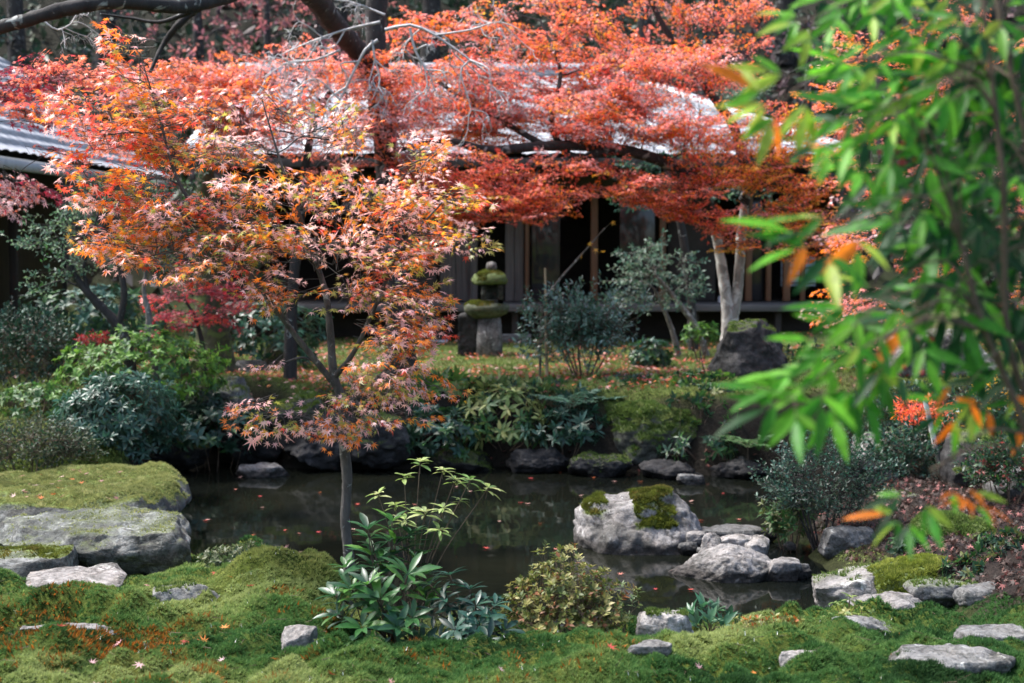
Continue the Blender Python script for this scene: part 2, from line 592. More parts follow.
# ------------------------------------------------------------------ leaf shapes (base at origin, growing to +Y, facing +Z, length 1)
def t_maple(lobes=7):
    if lobes == 7:
        A = [-128, -104, -84, -62, -42, -21, 0, 21, 42, 62, 84, 104, 128]
        Rr = [.42, .2, .72, .27, .93, .3, 1.0, .3, .93, .27, .72, .2, .42]
    else:
        A = [-100, -72, -45, -22, 0, 22, 45, 72, 100]
        Rr = [.6, .25, .9, .32, 1.0, .32, .9, .25, .6]
    P = [[0, -.03, .05]]
    for a_, r_ in zip(A, Rr):
        P.append([r_ * math.sin(R(a_)), r_ * math.cos(R(a_)), -.28 * r_ * r_ + .05])
    n = len(A)
    return np.array(P), np.array([[0, k + 1, k] for k in range(1, n)])


def t_lance(wd=.16, curve=.18, fold=.05, rows=(0, .28, .62, 1), shp=(.04, 1, .8, .0)):
    P = []
    for t, s in zip(rows, shp):
        z = -curve * t * t
        P += [[-wd * s, t, z + fold * s], [0, t, z], [wd * s, t, z + fold * s]]
    Fq = []
    for k in range(len(rows) - 1):
        b = k * 3
        Fq += [[b, b + 1, b + 4, b + 3], [b + 1, b + 2, b + 5, b + 4]]
    return np.array(P), np.array(Fq)


def t_oval(wd=.25, fold=.08):
    return np.array([[0, 0, 0], [wd, .5, fold], [0, 1, -.06], [-wd, .5, fold]]), np.array([[0, 1, 2], [0, 2, 3]])


L_MAPLE, L_MAPLE5 = t_maple(7), t_maple(5)
L_LANCE, L_WIDE, L_OVAL = t_lance(), t_lance(.22, .3, .06), t_oval()
L_MED = t_lance(.15, .25, .05, (0, .25, .55, .8, 1), (.06, .75, 1, .65, 0))
L_NAND = t_lance(.12, .12, .04, (0, .2, .45, .75, 1), (.03, .8, 1, .6, 0))


# sprays: small leafy shoots, growing to +Y with their upper side to +Z
def spray_dict(pos, d, nn, size, s0, s1, sr):
    return dict(pos=np.array(pos), dir=nrm(np.array(d)), nor=nrm(np.array(nn)), size=np.array(size),
                s0=np.array(s0).reshape(-1, 3), s1=np.array(s1).reshape(-1, 3), sr=np.array(sr))


def maple_spray(rg, Ls=.30, leaf=.034):
    pos, d, nn, sz, s0, s1, sr = [], [], [], [], [], [], []

    def leaf_at(p, dv):
        dv = np.array(dv) + rg.normal(0, .22, 3)
        dv[2] -= .25
        dv /= np.linalg.norm(dv)
        pet = leaf * rg.uniform(.4, .9)
        q = p + dv * pet
        pos.append(q)
        d.append(dv)
        nn.append(np.array([0, 0, 1.0]) + rg.normal(0, .42, 3))
        sz.append(leaf * rg.uniform(.65, 1.15))
        s0.append(p)
        s1.append(q)
        sr.append(.0007)

    def twig(p, ang, ln, lvl):
        n = max(2, int(ln / .055))
        q = p.copy()
        for k in range(n):
            ang2 = ang + rg.normal(0, .12)
            nq = q + np.array([math.sin(ang2), math.cos(ang2), rg.normal(-.08, .12)]) * (ln / n)
            s0.append(q)
            s1.append(nq)
            sr.append(.0022 if lvl == 0 else .0013)
            q = nq
            last = k == n - 1
            for s in (-1, 1):
                if lvl == 0 and not last and rg.random() < .8:
                    twig(q, ang + s * rg.uniform(.6, 1.0), ln * (1 - (k + 1) / n) * .6 + .045, 1)
                elif rg.random() < .92:
                    a3 = ang + s * rg.uniform(.5, 1.1)
                    leaf_at(q, [math.sin(a3), math.cos(a3), 0])
            if last:
                leaf_at(q, [math.sin(ang), math.cos(ang), 0])

    twig(np.zeros(3), 0.0, Ls, 0)
    return spray_dict(pos, d, nn, sz, s0, s1, sr)


def whorl_spray(rg, k=7, leaf=.1, stem=.12, pitch=.5, pairs=1):
    pos, d, nn, sz, s0, s1, sr = [], [], [], [], [], [], []
    s0.append([0, 0, 0])
    s1.append([0, stem, 0])
    sr.append(.02 * leaf + .001)
    for lv in range(pairs + 1):
        yk = stem * (1 - lv * .28)
        kk = k if lv == 0 else max(3, k - 3)
        a0 = rg.uniform(0, 6.28)
        for q in range(kk):
            a_ = a0 + 2 * PI * q / kk + rg.normal(0, .2)
            up = pitch + rg.normal(0, .18) - .25 * lv
            dv = np.array([math.cos(a_), up, math.sin(a_)])
            pos.append(np.array([0, yk, 0]) + .05 * leaf * dv)
            d.append(dv)
            nn.append(np.array([-math.cos(a_) * up, 1.0, -math.sin(a_) * up]) + rg.normal(0, .15, 3))
            sz.append(leaf * rg.uniform(.7, 1.15))
    return spray_dict(pos, d, nn, sz, s0, s1, sr)


def alt_spray(rg, n=8, leaf=.05, Ls=.2, spread=.9):
    pos, d, nn, sz, s0, s1, sr = [], [], [], [], [], [], []
    q = np.zeros(3)
    for k in range(n):
        nq = q + np.array([rg.normal(0, .12), 1, rg.normal(0, .12)]) * Ls / n
        s0.append(q)
        s1.append(nq)
        sr.append(.0016 + .012 * leaf)
        q = nq
        a_ = k * 2.4 + rg.normal(0, .3)
        dv = np.array([math.cos(a_) * spread, .6 + rg.normal(0, .15), math.sin(a_) * spread])
        pos.append(q)
        d.append(dv)
        nn.append(np.array([0, .5, 1.0]) + rg.normal(0, .4, 3))
        sz.append(leaf * rg.uniform(.7, 1.15))
    pos.append(q)
    d.append([0, 1, 0])
    nn.append([0, 0, 1])
    sz.append(leaf)
    return spray_dict(pos, d, nn, sz, s0, s1, sr)


def fern_spray(rg, Ls=.4, n=14, wd=.11):
    pos, d, nn, sz, s0, s1, sr = [], [], [], [], [], [], []
    q = np.zeros(3)
    for k in range(n):
        t = (k + 1) / n
        nq = np.array([0, t * Ls, .28 * Ls * (t - 1.35 * t * t)])
        s0.append(q)
        s1.append(nq)
        sr.append(.002)
        q = nq
        ln = wd * math.sin(PI * min(1, .12 + .88 * (1 - t))) ** .8 * (1.1 - .3 * t) + .01
        for s in (-1, 1):
            pos.append(q)
            d.append(np.array([s * 1.0, .45, -.12 + rg.normal(0, .1)]))
            nn.append(np.array([0, .3, 1.0]) + rg.normal(0, .12, 3))
            sz.append(ln * rg.uniform(.85, 1.1))
    return spray_dict(pos, d, nn, sz, s0, s1, sr)


def nandina_spray(rg, Ls=.34, leaf=.066):
    pos, d, nn, sz, s0, s1, sr = [], [], [], [], [], [], []

    def pinna(p, ang, ln, top):
        dv = np.array([math.sin(ang), math.cos(ang), rg.normal(-.05, .15)])
        q = p + dv * ln
        s0.append(p)
        s1.append(q)
        sr.append(.0012)
        for t, k in ((.7, 1),):
            for s in (-1, 1):
                if rg.random() < .93:
                    a3 = ang + s * rg.uniform(.5, .85)
                    pos.append(p + dv * ln * t)
                    d.append([math.sin(a3), math.cos(a3), rg.normal(-.2, .22)])
                    nn.append(np.array([0, 0, 1.0]) + rg.normal(0, .35, 3))
                    sz.append(leaf * rg.uniform(.75, 1.1))
        pos.append(q)
        d.append(dv)
        nn.append(np.array([0, 0, 1.0]) + rg.normal(0, .3, 3))
        sz.append(leaf * rg.uniform(.95, 1.25))

    q = np.zeros(3)
    for k, t in enumerate((.45, .78)):
        nq = np.array([rg.normal(0, .01), t * Ls, -.15 * Ls * t * t])
        s0.append(q)
        s1.append(nq)
        sr.append(.002)
        q = nq
        for s in (-1, 1):
            pinna(q, s * rg.uniform(.6, .95), Ls * (.36 - .08 * k), False)
    pinna(q, rg.normal(0, .15), Ls * .26, True)
    return spray_dict(pos, d, nn, sz, s0, s1, sr)


def place(leaf_mb, twig_mb, sprays, leaf_t, T, D, U, S, pal, wts, mix=.3, jit=.18, lum=None):
    """put n shoots: T base, D direction, U upper side, S scale; colours per shoot with per-leaf breaks"""
    n = len(T)
    if n == 0:
        return
    pal = np.array(pal, float)
    wts = np.array(wts, float) / np.sum(wts)
    M = frames(np.asarray(D, float), np.asarray(U, float))
    which = rng.integers(0, len(sprays), n)
    base = rng.choice(len(pal), n, p=wts)
    for v, sp in enumerate(sprays):
        idx = np.nonzero(which == v)[0]
        if len(idx) == 0:
            continue
        Mi, Ti, Si = M[idx], np.asarray(T)[idx], np.broadcast_to(S, (n,))[idx]
        P = np.einsum('nij,kj->nki', Mi, sp['pos']) * Si[:, None, None] + Ti[:, None]
        d = np.einsum('nij,kj->nki', Mi, sp['dir'])
        nn = np.einsum('nij,kj->nki', Mi, sp['nor'])
        k = len(sp['pos'])
        ci = np.repeat(base[idx][:, None], k, 1)
        alt = rng.random((len(idx), k)) < mix
        ci = np.where(alt, rng.choice(len(pal), (len(idx), k), p=wts), ci)
        C = pal[ci] * (1 + rng.uniform(-jit, jit, (len(idx), k, 1))) * (1 + rng.uniform(-jit * .4, jit * .4, (len(idx), k, 3)))
        sz = sp['size'][None] * Si[:, None] * rng.uniform(.85, 1.15, (len(idx), k))
        leaf_mb.inst(leaf_t[0], leaf_t[1], frames(d.reshape(-1, 3), nn.reshape(-1, 3)), P.reshape(-1, 3), sz.ravel(), C.reshape(-1, 3))
        if twig_mb is not None and len(sp['s0']):
            a0 = (np.einsum('nij,kj->nki', Mi, sp['s0']) * Si[:, None, None] + Ti[:, None]).reshape(-1, 3)
            a1 = (np.einsum('nij,kj->nki', Mi, sp['s1']) * Si[:, None, None] + Ti[:, None]).reshape(-1, 3)
            rr = (sp['sr'][None] * np.sqrt(Si)[:, None]).ravel()
            twig_mb.segs(a0, a1, rr, rr * .7)


SP_MAPLE = [maple_spray(rng) for _ in range(7)]
SP_MAPLE_S = [maple_spray(rng, .19, .033) for _ in range(5)]


# ------------------------------------------------------------------ trees
def curve_pts(P, n=24):
    """smooth (Catmull-Rom) polyline through points; rows may hold extra columns such as a radius"""
    P = np.asarray(P, float)
    Q = np.vstack([2 * P[0] - P[1], P, 2 * P[-1] - P[-2]])
    out = []
    segs = len(P) - 1
    per = max(2, n // segs)
    for k in range(segs):
        p0, p1, p2, p3 = Q[k:k + 4]
        for t in np.linspace(0, 1, per, endpoint=False):
            out.append(.5 * ((2 * p1) + (-p0 + p2) * t + (2 * p0 - 5 * p1 + 4 * p2 - p3) * t * t + (-p0 + 3 * p1 - 3 * p2 + p3) * t ** 3))
    out.append(P[-1])
    return np.array(out)


class Tree:
    def __init__(self):
        self.trunk, self.branch, self.leaf = MB(), MB(), MB()
        self.sk, self.sr = [], []
        self.base = None

    def limb(self, pts, sides=8, rough=.08, into=None):
        """pts: rows (x, y, z, radius)"""
        c = curve_pts(pts, 8 * len(pts))
        (into or self.trunk).tube(c[:, :3], np.maximum(c[:, 3], .001), sides, None, rough)
        for q in c:
            self.sk.append(q[:3])
            self.sr.append(q[3])
        if self.base is None:
            self.base = c[0, :3].copy()

    def reach(self, target, r_end=.003, kmax=.7, lift=.12, sides=5, into=None):
        """grow a branch from the skeleton to a point"""
        S = np.array(self.sk)
        v = target - S
        dist = np.linalg.norm(v, axis=1)
        cost = dist + 1.2 * np.maximum(0, -v[:, 2]) + np.where(np.array(self.sr) < .004, .3, 0)
        k = int(np.argmin(cost))
        p0, r0 = S[k], self.sr[k]
        ln = dist[k]
        if ln < .02:
            return p0
        mid = p0 + (target - p0) * .5 + np.array([0, 0, lift * ln]) + rng.normal(0, .05 * ln, 3)
        q1 = p0 + (target - p0) * .25 + np.array([0, 0, lift * .7 * ln]) + rng.normal(0, .03 * ln, 3)
        ra = min(r0 * kmax, r_end + .012 * ln + .002)
        c = curve_pts(np.array([[*p0, ra], [*q1, ra * .8], [*mid, ra * .6 + r_end * .3], [*target, r_end]]), 12)
        (into or self.branch).tube(c[:, :3], c[:, 3], sides, None, .06)
        for q in c[2:]:
            self.sk.append(q[:3])
            self.sr.append(q[3])
        return p0

    def cluster(self, c, rad, n, pal, wts, sprays=None, leaf_t=None, scale=1.0, out_from=None, tilt=.25, mix=.3, reach=True, flat=True, r_end=.004, sub=True):
        """a pad of foliage: n shoots inside an ellipsoid, pointing away from the stem"""
        sprays = sprays or SP_MAPLE
        leaf_t = leaf_t or L_MAPLE
        c = np.asarray(c, float)
        rad = np.asarray(rad, float)
        u = nrm(rng.normal(0, 1, (n, 3))) * (rng.random((n, 1)) ** .45)
        T = c + u * rad
        o = np.asarray(out_from if out_from is not None else self.base, float)
        if reach:
            self.reach(c, r_end)
            if sub:
                for q in range(min(n, max(2, n // 6))):
                    self.reach(T[q], r_end * .45, lift=.06, sides=4)
        D = T - o
        D[:, 2] *= .3
        D = nrm(D) + rng.normal(0, .55, (n, 3)) * np.array([1, 1, .35 if flat else .9])
        U = np.array([0, 0, 1.0]) + rng.normal(0, tilt, (n, 3))
        if not flat:
            U = rng.normal(0, 1, (n, 3)) + np.array([0, 0, .8])
        S = scale * rng.uniform(.75, 1.2, n)
        ls = np.array([np.max(sprays[0]['pos'][:, 1])])
        T0 = T - nrm(D) * (ls * S)[:, None] * .5
        SK = np.array(self.sk)
        near = np.array([int(np.argmin(np.linalg.norm(SK - q, axis=1))) for q in T0])
        r0 = np.minimum(np.array(self.sr)[near] * .7, r_end * .6)
        self.branch.segs(SK[near], T0, r0, r0 * .6)
        place(self.leaf, self.branch, sprays, leaf_t, T0, D, U, S, pal, wts, mix)

    def finish(self, name, label, cat='tree', group=None, bark=None, twig=None, leafm=None):
        e = empty(name, self.base, label, cat, group)
        self.trunk.obj('trunk', bark or B_GREY, e, True)
        self.branch.obj('branches', twig or bark or B_GREY, e, True)
        self.leaf.obj('crown', leafm or M_MAPLE, e)
        return e


def pt(px, py, Y, r):
    return [*at(px, py, Y), r]


ORANGE, RED, CORAL, PINK = (.88, .24, .03), (.78, .10, .065), (.89, .23, .13), (.84, .52, .51)
MAUVE, OLIVE, YELLOW, CRIM = (.58, .35, .37), (.36, .34, .07), (.78, .42, .04), (.30, .02, .03)
ROSE = (.84, .31, .28)


def px_cluster(t, px, py, Y, rx, ry, n, pal, wts, dep=.25, **k):
    s = Y / F
    n = max(1, int(round(n * DENSITY)))
    t.cluster(at(px, py, Y), (rx * s, dep, ry * s), n, pal, wts, **k)


DENSITY = 1.0


# --- young maple in the middle ---------------------------------------------------
def young_maple():
    t = Tree()
    Y = 6.95
    b = at(347, 600, Y)
    b[2] = gz(b[0], b[1]) - .05
    t.limb([[*b, .046], pt(348, 582, Y, .034), pt(349, 560, Y, .028), pt(345, 520, Y, .0245), pt(347, 480, Y, .026), pt(344, 440, Y, .027), pt(343, 405, Y, .025), pt(334, 375, Y, .022),
            pt(330, 330, Y, .019), pt(325, 290, Y + .05, .016), pt(310, 245, Y + .05, .013), pt(298, 210, Y, .009), pt(280, 160, Y, .006), pt(262, 100, Y, .003)])
    t.limb([pt(338, 388, Y, .018), pt(315, 360, Y - .05, .016), pt(295, 335, Y - .1, .014), pt(262, 290, Y - .15, .012), pt(225, 245, Y - .1, .010),
            pt(180, 185, Y - .1, .008), pt(160, 120, Y - .1, .005), pt(142, 60, Y - .1, .003), pt(130, 22, Y - .1, .0015)])
    t.limb([pt(334, 378, Y, .015), pt(355, 350, Y - .1, .012), pt(378, 300, Y - .15, .010), pt(400, 250, Y - .2, .007), pt(440, 205, Y - .2, .004), pt(455, 185, Y - .2, .002)])
    t.limb([pt(342, 405, Y, .012), pt(365, 390, Y - .15, .010), pt(395, 360, Y - .25, .007), pt(425, 325, Y - .3, .004), pt(440, 308, Y - .3, .002)])
    t.limb([pt(346, 430, Y, .007), pt(325, 424, Y - .15, .005), pt(290, 412, Y - .2, .003), pt(262, 402, Y - .2, .0015)])
    a = [ORANGE, RED, OLIVE, PINK, YELLOW]
    W_up, W_mid, W_low = [5, 2.0, 1.6, 2.2, .9], [3.4, .7, 2.3, 4.6, 1.0], [2.8, .5, 2.2, 5, .8]
    red = [5, 5, .6, 2.5, .4]
    C = [  # px, py, dY, rx, ry, n, weights
        (133, 42, -.1, 12, 14, 2, W_up), (140, 80, -.1, 20, 16, 4, W_up), (150, 118, -.1, 34, 18, 6, W_up),
        (105, 135, -.2, 34, 24, 7, red), (85, 100, -.1, 26, 12, 3, red), (175, 150, 0, 36, 24, 7, W_up), (135, 182, -.2, 34, 20, 6, W_up), (205, 110, .2, 30, 18, 5, red),
        (230, 150, 0, 38, 24, 7, W_mid), (185, 215, -.2, 44, 24, 9, W_mid), (140, 215, -.1, 25, 14, 3, W_mid), (250, 200, -.1, 44, 24, 9, W_mid),
        (235, 245, -.25, 44, 22, 9, W_mid), (200, 268, -.3, 34, 16, 5, W_mid), (285, 240, .1, 38, 24, 8, W_mid), (275, 285, -.2, 40, 18, 7, W_low), (320, 200, 0, 38, 26, 8, W_mid),
        (280, 110, .3, 34, 20, 5, red), (330, 140, .3, 34, 24, 6, W_mid), (345, 245, -.1, 36, 26, 8, W_mid), (372, 200, 0, 36, 24, 7, W_mid), (410, 215, -.1, 36, 20, 6, W_mid),
        (395, 255, -.25, 38, 20, 7, W_low), (440, 235, -.2, 34, 14, 4, W_mid), (464, 240, -.2, 16, 5, 1, W_low), (355, 290, -.1, 36, 20, 6, W_low),
        (410, 292, -.25, 30, 18, 5, W_low), (418, 325, -.3, 30, 16, 5, W_low), (385, 330, -.25, 30, 18, 5, W_low), (395, 362, -.3, 40, 16, 6, W_low),
        (365, 385, -.25, 34, 14, 5, W_low), (410, 385, -.3, 36, 12, 4, W_low), (352, 408, -.2, 30, 10, 4, W_low), (392, 412, -.3, 34, 9, 3, W_low),
        (95, 195, -.2, 24, 12, 3, W_mid), (112, 240, -.25, 30, 12, 4, W_mid), (155, 255, -.3, 34, 12, 5, W_mid), (78, 160, -.2, 22, 10, 2, red), (450, 200, -.1, 24, 10, 3, W_mid), (160, 230, -.2, 30, 12, 4, W_mid), (60, 105, -.1, 20, 8, 2, red), (283, 363, -.1, 16, 8, 1, W_low), (272, 412, -.2, 22, 9, 3, W_low), (312, 416, -.2, 26, 9, 3, W_low), (340, 425, -.15, 18, 8, 2, W_low),
        (420, 160, .1, 30, 18, 4, W_mid),  (428, 312, -.3, 14, 8, 1, W_low), (250, 405, -.2, 12, 6, 1, W_low)]
    for px, py, dy, rx, ry, n, wt in C:
        n = n * (.62 if py > 345 else 1.0)
        px_cluster(t, px, py, Y + dy, rx, ry, n, a, wt, dep=.3, out_from=[*at(335, 330, Y)], mix=.5, scale=1.0, tilt=.35, sprays=SP_MAPLE_S)
    t.finish('young_maple', 'young maple with slim grey trunk at the pond edge, sharply seen pink and orange leaves', 'tree', bark=B_SLIM)


DENSITY = 2.9
young_maple()
DENSITY = 3.0


# --- large red maple spreading in front of the house, pale double trunk -------------
def red_maple():
    t = Tree()
    Y = 15.2
    b = at(730, 340, Y)
    b[2] = gz(b[0], b[1]) - .05
    t.limb([[*b, .13], pt(729, 318, Y, .085), pt(723, 275, Y, .058), pt(717, 238, Y, .054), pt(712, 220, Y - .1, .05)], 10)
    t.limb([pt(714, 225, Y - .1, .055), pt(705, 200, Y - .2, .055), pt(670, 165, Y - .6, .06), pt(610, 148, Y - 1, .055),
            pt(545, 146, Y - 1.2, .05), pt(490, 150, Y - 1.3, .045), pt(440, 140, Y - 1.4, .035), pt(400, 150, Y - 1.5, .02)], 10, into=t.branch)
    t.limb([pt(731, 322, Y, .075), pt(738, 285, Y, .057), pt(741, 240, Y, .053), pt(745, 205, Y, .048)], 10)
    t.limb([pt(745, 208, Y, .05), pt(745, 190, Y, .05), pt(735, 130, Y, .05), pt(700, 80, Y, .04), pt(660, 20, Y, .03), pt(640, -25, Y, .02)], 10, into=t.branch)
    t.limb([pt(620, 150, Y - 1, .045), pt(598, 153, Y - 1.1, .045), pt(580, 158, Y - 1.1, .04), pt(562, 148, Y - 1.1, .035), pt(552, 120, Y - 1, .03), pt(560, 70, Y - .8, .02), pt(540, 20, Y - .6, .012)], into=t.branch)
    t.limb([pt(742, 200, Y, .04), pt(770, 150, Y - .3, .03), pt(800, 110, Y - .6, .02), pt(820, 70, Y - .8, .01)], into=t.branch)
    t.limb([pt(545, 146, Y - 1.2, .035), pt(500, 120, Y - 1, .028), pt(450, 90, Y - .8, .02), pt(400, 50, Y - .6, .012)], into=t.branch)
    pal = [ORANGE, CORAL, RED, ROSE, YELLOW, MAUVE]
    vivid, up, mau, yel = [3, 5, 3, 3, .4, 0], [4, 3, 1.5, 2.5, 1, 1.0], [1, 2, 2, 3, .2, 3], [4, 1.2, .4, 1.6, 3.5, .3]
    C = [(420, 165, -1.5, 36, 10, 9, mau), (470, 190, -1.6, 44, 12, 16, vivid), (520, 195, -1.6, 44, 12, 18, vivid), (545, 210, -1.6, 28, 9, 9, vivid), (440, 205, -1.6, 40, 10, 12, vivid), (490, 212, -1.7, 46, 8, 12, vivid),
         (430, 178, -1.5, 34, 8, 8, vivid), (430, 150, -1.5, 40, 9, 5, mau), (480, 160, -1.6, 40, 8, 5, up), (590, 168, -1.4, 26, 8, 4, up), (700, 160, -1, 30, 9, 6, up), (745, 140, -.8, 26, 9, 5, yel), (560, 160, -1.5, 26, 6, 3, mau), (410, 195, -1.6, 30, 10, 8, vivid), (560, 200, -1.6, 26, 10, 6, vivid), (475, 175, -1.5, 50, 10, 10, vivid), (540, 180, -1.5, 30, 10, 6, vivid), (585, 190, -1.4, 20, 8, 4, vivid), (680, 190, -1.1, 40, 12, 8, vivid), (640, 180, -1.2, 30, 10, 6, vivid), (510, 172, -1.5, 40, 8, 8, vivid),
         (460, 108, -1.0, 46, 12, 12, mau), (520, 118, -1.0, 44, 10, 12, mau), (575, 128, -1.0, 40, 9, 10, mau), (500, 92, -.9, 44, 10, 9, mau), (560, 100, -.8, 36, 10, 8, up), (390, 120, -1.2, 40, 14, 8, mau),
         (430, 30, -.4, 44, 18, 12, up), (490, 25, -.4, 44, 20, 14, up), (540, 50, -.5, 40, 18, 14, up), (590, 30, -.3, 40, 20, 14, up), (640, 45, -.2, 34, 16, 10, up), (600, 75, -.5, 36, 12, 10, up), (650, 78, -.4, 24, 9, 5, up),
         (470, 68, -.6, 40, 14, 9, up), (410, 80, -.8, 36, 14, 7, up), (690, 22, 0, 40, 16, 10, up), (745, 14, .2, 36, 12, 8, up), (700, 55, .2, 26, 10, 4, up), (560, 5, 0, 50, 12, 9, up), (660, 3, 0, 50, 10, 7, up), (740, 48, .3, 26, 12, 4, up),
         (610, 118, -1, 34, 9, 10, up), (650, 132, -.9, 40, 9, 12, up), (640, 112, -.8, 28, 7, 6, up), (690, 138, -.7, 36, 9, 10, up), (610, 168, -1.2, 24, 8, 4, vivid), (600, 138, -1.1, 30, 8, 5, vivid),
         (625, 190, -1.2, 24, 8, 7, vivid), (660, 198, -1.1, 36, 9, 14, vivid), (695, 212, -1.0, 36, 10, 14, vivid), (720, 225, -.9, 26, 8, 8, vivid), (735, 245, -.8, 16, 8, 4, yel),
         (700, 178, -.8, 34, 10, 9, up), (745, 175, -.6, 36, 16, 14, yel), (725, 150, -.5, 36, 12, 10, up), (775, 155, -.5, 34, 16, 12, yel), (800, 190, -.6, 32, 18, 12, yel), (775, 215, -.7, 34, 16, 14, yel), (810, 225, -.7, 28, 18, 10, yel),
         (760, 120, -.3, 32, 12, 9, up), (800, 130, -.4, 28, 16, 9, yel), (820, 160, -.6, 26, 16, 8, yel), (790, 250, -.8, 24, 9, 6, yel), (835, 250, -.9, 24, 16, 7, yel)]
    r2 = np.random.default_rng(21)
    for q in range(62):
        C.append((r2.uniform(365, 715), r2.uniform(60, 142), r2.uniform(-1.4, -.2), 40, 13, 5, mau if r2.random() < .55 else up))
    for px, py, dy, rx, ry, n, wt in C:
        px_cluster(t, px, py, Y + dy, rx, ry, n, pal, wt, dep=.5, out_from=[*at(700, 250, Y)], leaf_t=L_MAPLE5, scale=.92, mix=.35, tilt=.3)
    t.finish('red_maple', 'large red and orange maple with a pale forked trunk, spreading before the house roof', 'tree', bark=B_WHITE, twig=B_DARK)


red_maple()
DENSITY = 1.0


# --- old bare-limbed tree, upper left ---------------------------------------------
def old_tree():
    t = Tree()
    Y = 13.6
    b = at(402, 385, Y)
    b[2] = gz(b[0], b[1]) - .05
    t.limb([[*b, .17], pt(400, 330, Y, .13), pt(395, 240, Y, .115), pt(385, 150, Y, .11), pt(378, 75, Y, .105), pt(376, 10, Y, .10), pt(385, -60, Y, .09), pt(400, -160, Y, .06)], 10, .1)
    t.limb([pt(380, 85, Y, .09), pt(358, 52, Y - .3, .10), pt(335, 25, Y - .8, .10), pt(308, -8, Y - 1.5, .095), pt(270, -22, Y - 2.2, .08), pt(225, -4, Y - 3, .06), pt(180, 6, Y - 3.4, .055),
            pt(120, 2, Y - 3.7, .05), pt(70, 8, Y - 3.9, .05), pt(20, 22, Y - 4, .045), pt(-40, 38, Y - 4.1, .04)], 9, .1)
    t.limb([pt(225, -4, Y - 3, .04), pt(197, 8, Y - 3, .035), pt(178, 25, Y - 3.1, .028), pt(163, 45, Y - 3.1, .02), pt(150, 72, Y - 3.2, .012)], 7, .1)
    t.limb([pt(388, 165, Y, .06), pt(378, 188, Y - .4, .055), pt(352, 205, Y - .8, .045), pt(330, 215, Y - 1, .03)], 7, .1)
    t.limb([pt(190, 12, Y - 3.2, .02), pt(160, 22, Y - 3.2, .014), pt(130, 18, Y - 3.2, .01), pt(100, 14, Y - 3.3, .006)], 6)
    # dead branchlets painted pale as if lit, hanging in front of the trunk
    tw = MB()
    rg = np.random.default_rng(5)

    def dead(P, r, lvl):
        nonlocal tw
        c = curve_pts(P, 10)
        tw.tube(c, np.linspace(r, r * .35, len(c)), 4, None, .1)
        if lvl > 2:
            return
        ln = np.linalg.norm(P[-1] - P[0])
        for q in range(5 - lvl):
            k = rg.integers(3, len(c) - 1)
            d = nrm(c[k] - c[k - 2]) + rg.normal(0, .75, 3) + np.array([0, 0, -.28])
            d = nrm(d) * ln * rg.uniform(.3, .55)
            dead(np.array([c[k], c[k] + d * .4 + rg.normal(0, .05 * ln, 3), c[k] + d * .75 + rg.normal(0, .06 * ln, 3), c[k] + d + np.array([0, 0, -.08 * ln])]), r * .6, lvl + 1)

    Yt = Y - 1.2
    for path, r in (([(378, 40), (365, 50), (352, 75), (340, 100), (330, 128)], .016), ([(380, 22), (345, 30), (310, 42), (280, 55)], .013),
                    ([(385, 30), (410, 25), (435, 35), (470, 60), (490, 75)], .016), ([(410, 28), (415, 50), (425, 70), (428, 92)], .014),
                    ([(385, 15), (360, 5), (330, -5)], .012), ([(340, 50), (315, 60), (290, 62), (262, 78)], .011), ([(372, 40), (375, 60), (380, 80), (372, 100)], .012),
                    ([(435, 35), (470, 30), (500, 22), (530, 35)], .010), ([(655, 5), (668, 20), (678, 38)], .02)):
        if path[0][0] > 600:
            continue
        dead(np.array([at(x, y, Yt - (2.4 if x < 200 else 0)) for x, y in path]), r, 0)
    e = t.finish('old_tree', 'old dark tree with a long limb across the top left and pale lit bare twigs', 'tree', bark=B_DARK)
    tw.obj('dead_twigs', B_LIT, e, True)
    tw = MB()
    dead(np.array([at(x, y, Yt - 2.4) for x, y in [(40, 18), (58, 30), (78, 22), (100, 35)]]), .008, 0)
    tw.obj('dead_twigs', B_LIT, e, True)


old_tree()


# --- other maples ---------------------------------------------------------------
def maple_simple(name, label, trunk, clusters, pal, Y, bark=None, dep=.4, scale=1.0, leaf_t=None, out=None, mix=.35, group=None, dens=2.2, extra=0):
    global DENSITY
    DENSITY = dens
    t = Tree()
    b = at(trunk[0][0], trunk[0][1], Y)
    b[2] = gz(b[0], b[1]) - .05
    t.limb([[*b, trunk[0][2]]] + [pt(x, y, Y, r) for x, y, r in trunk[1:]], 8)
    o = at(*(out or trunk[-1][:2]), Y)
    r2 = np.random.default_rng(8)
    for q in range(extra):
        clusters.append((r2.uniform(95, 400), r2.uniform(62, 150), r2.uniform(-.4, .3), 32, 9, 6, [[2, 3, 2, 3], [1, 1, 4, 3], [4, 3, 1, 2]][q % 3]))
    for px, py, dy, rx, ry, n, wt in clusters:
        px_cluster(t, px, py, Y + dy, rx, ry, n, pal, wt, dep=dep, out_from=o, leaf_t=leaf_t or L_MAPLE5, scale=scale, mix=mix)
    return t.finish(name, label, 'tree', group, bark=bark or B_DARK)


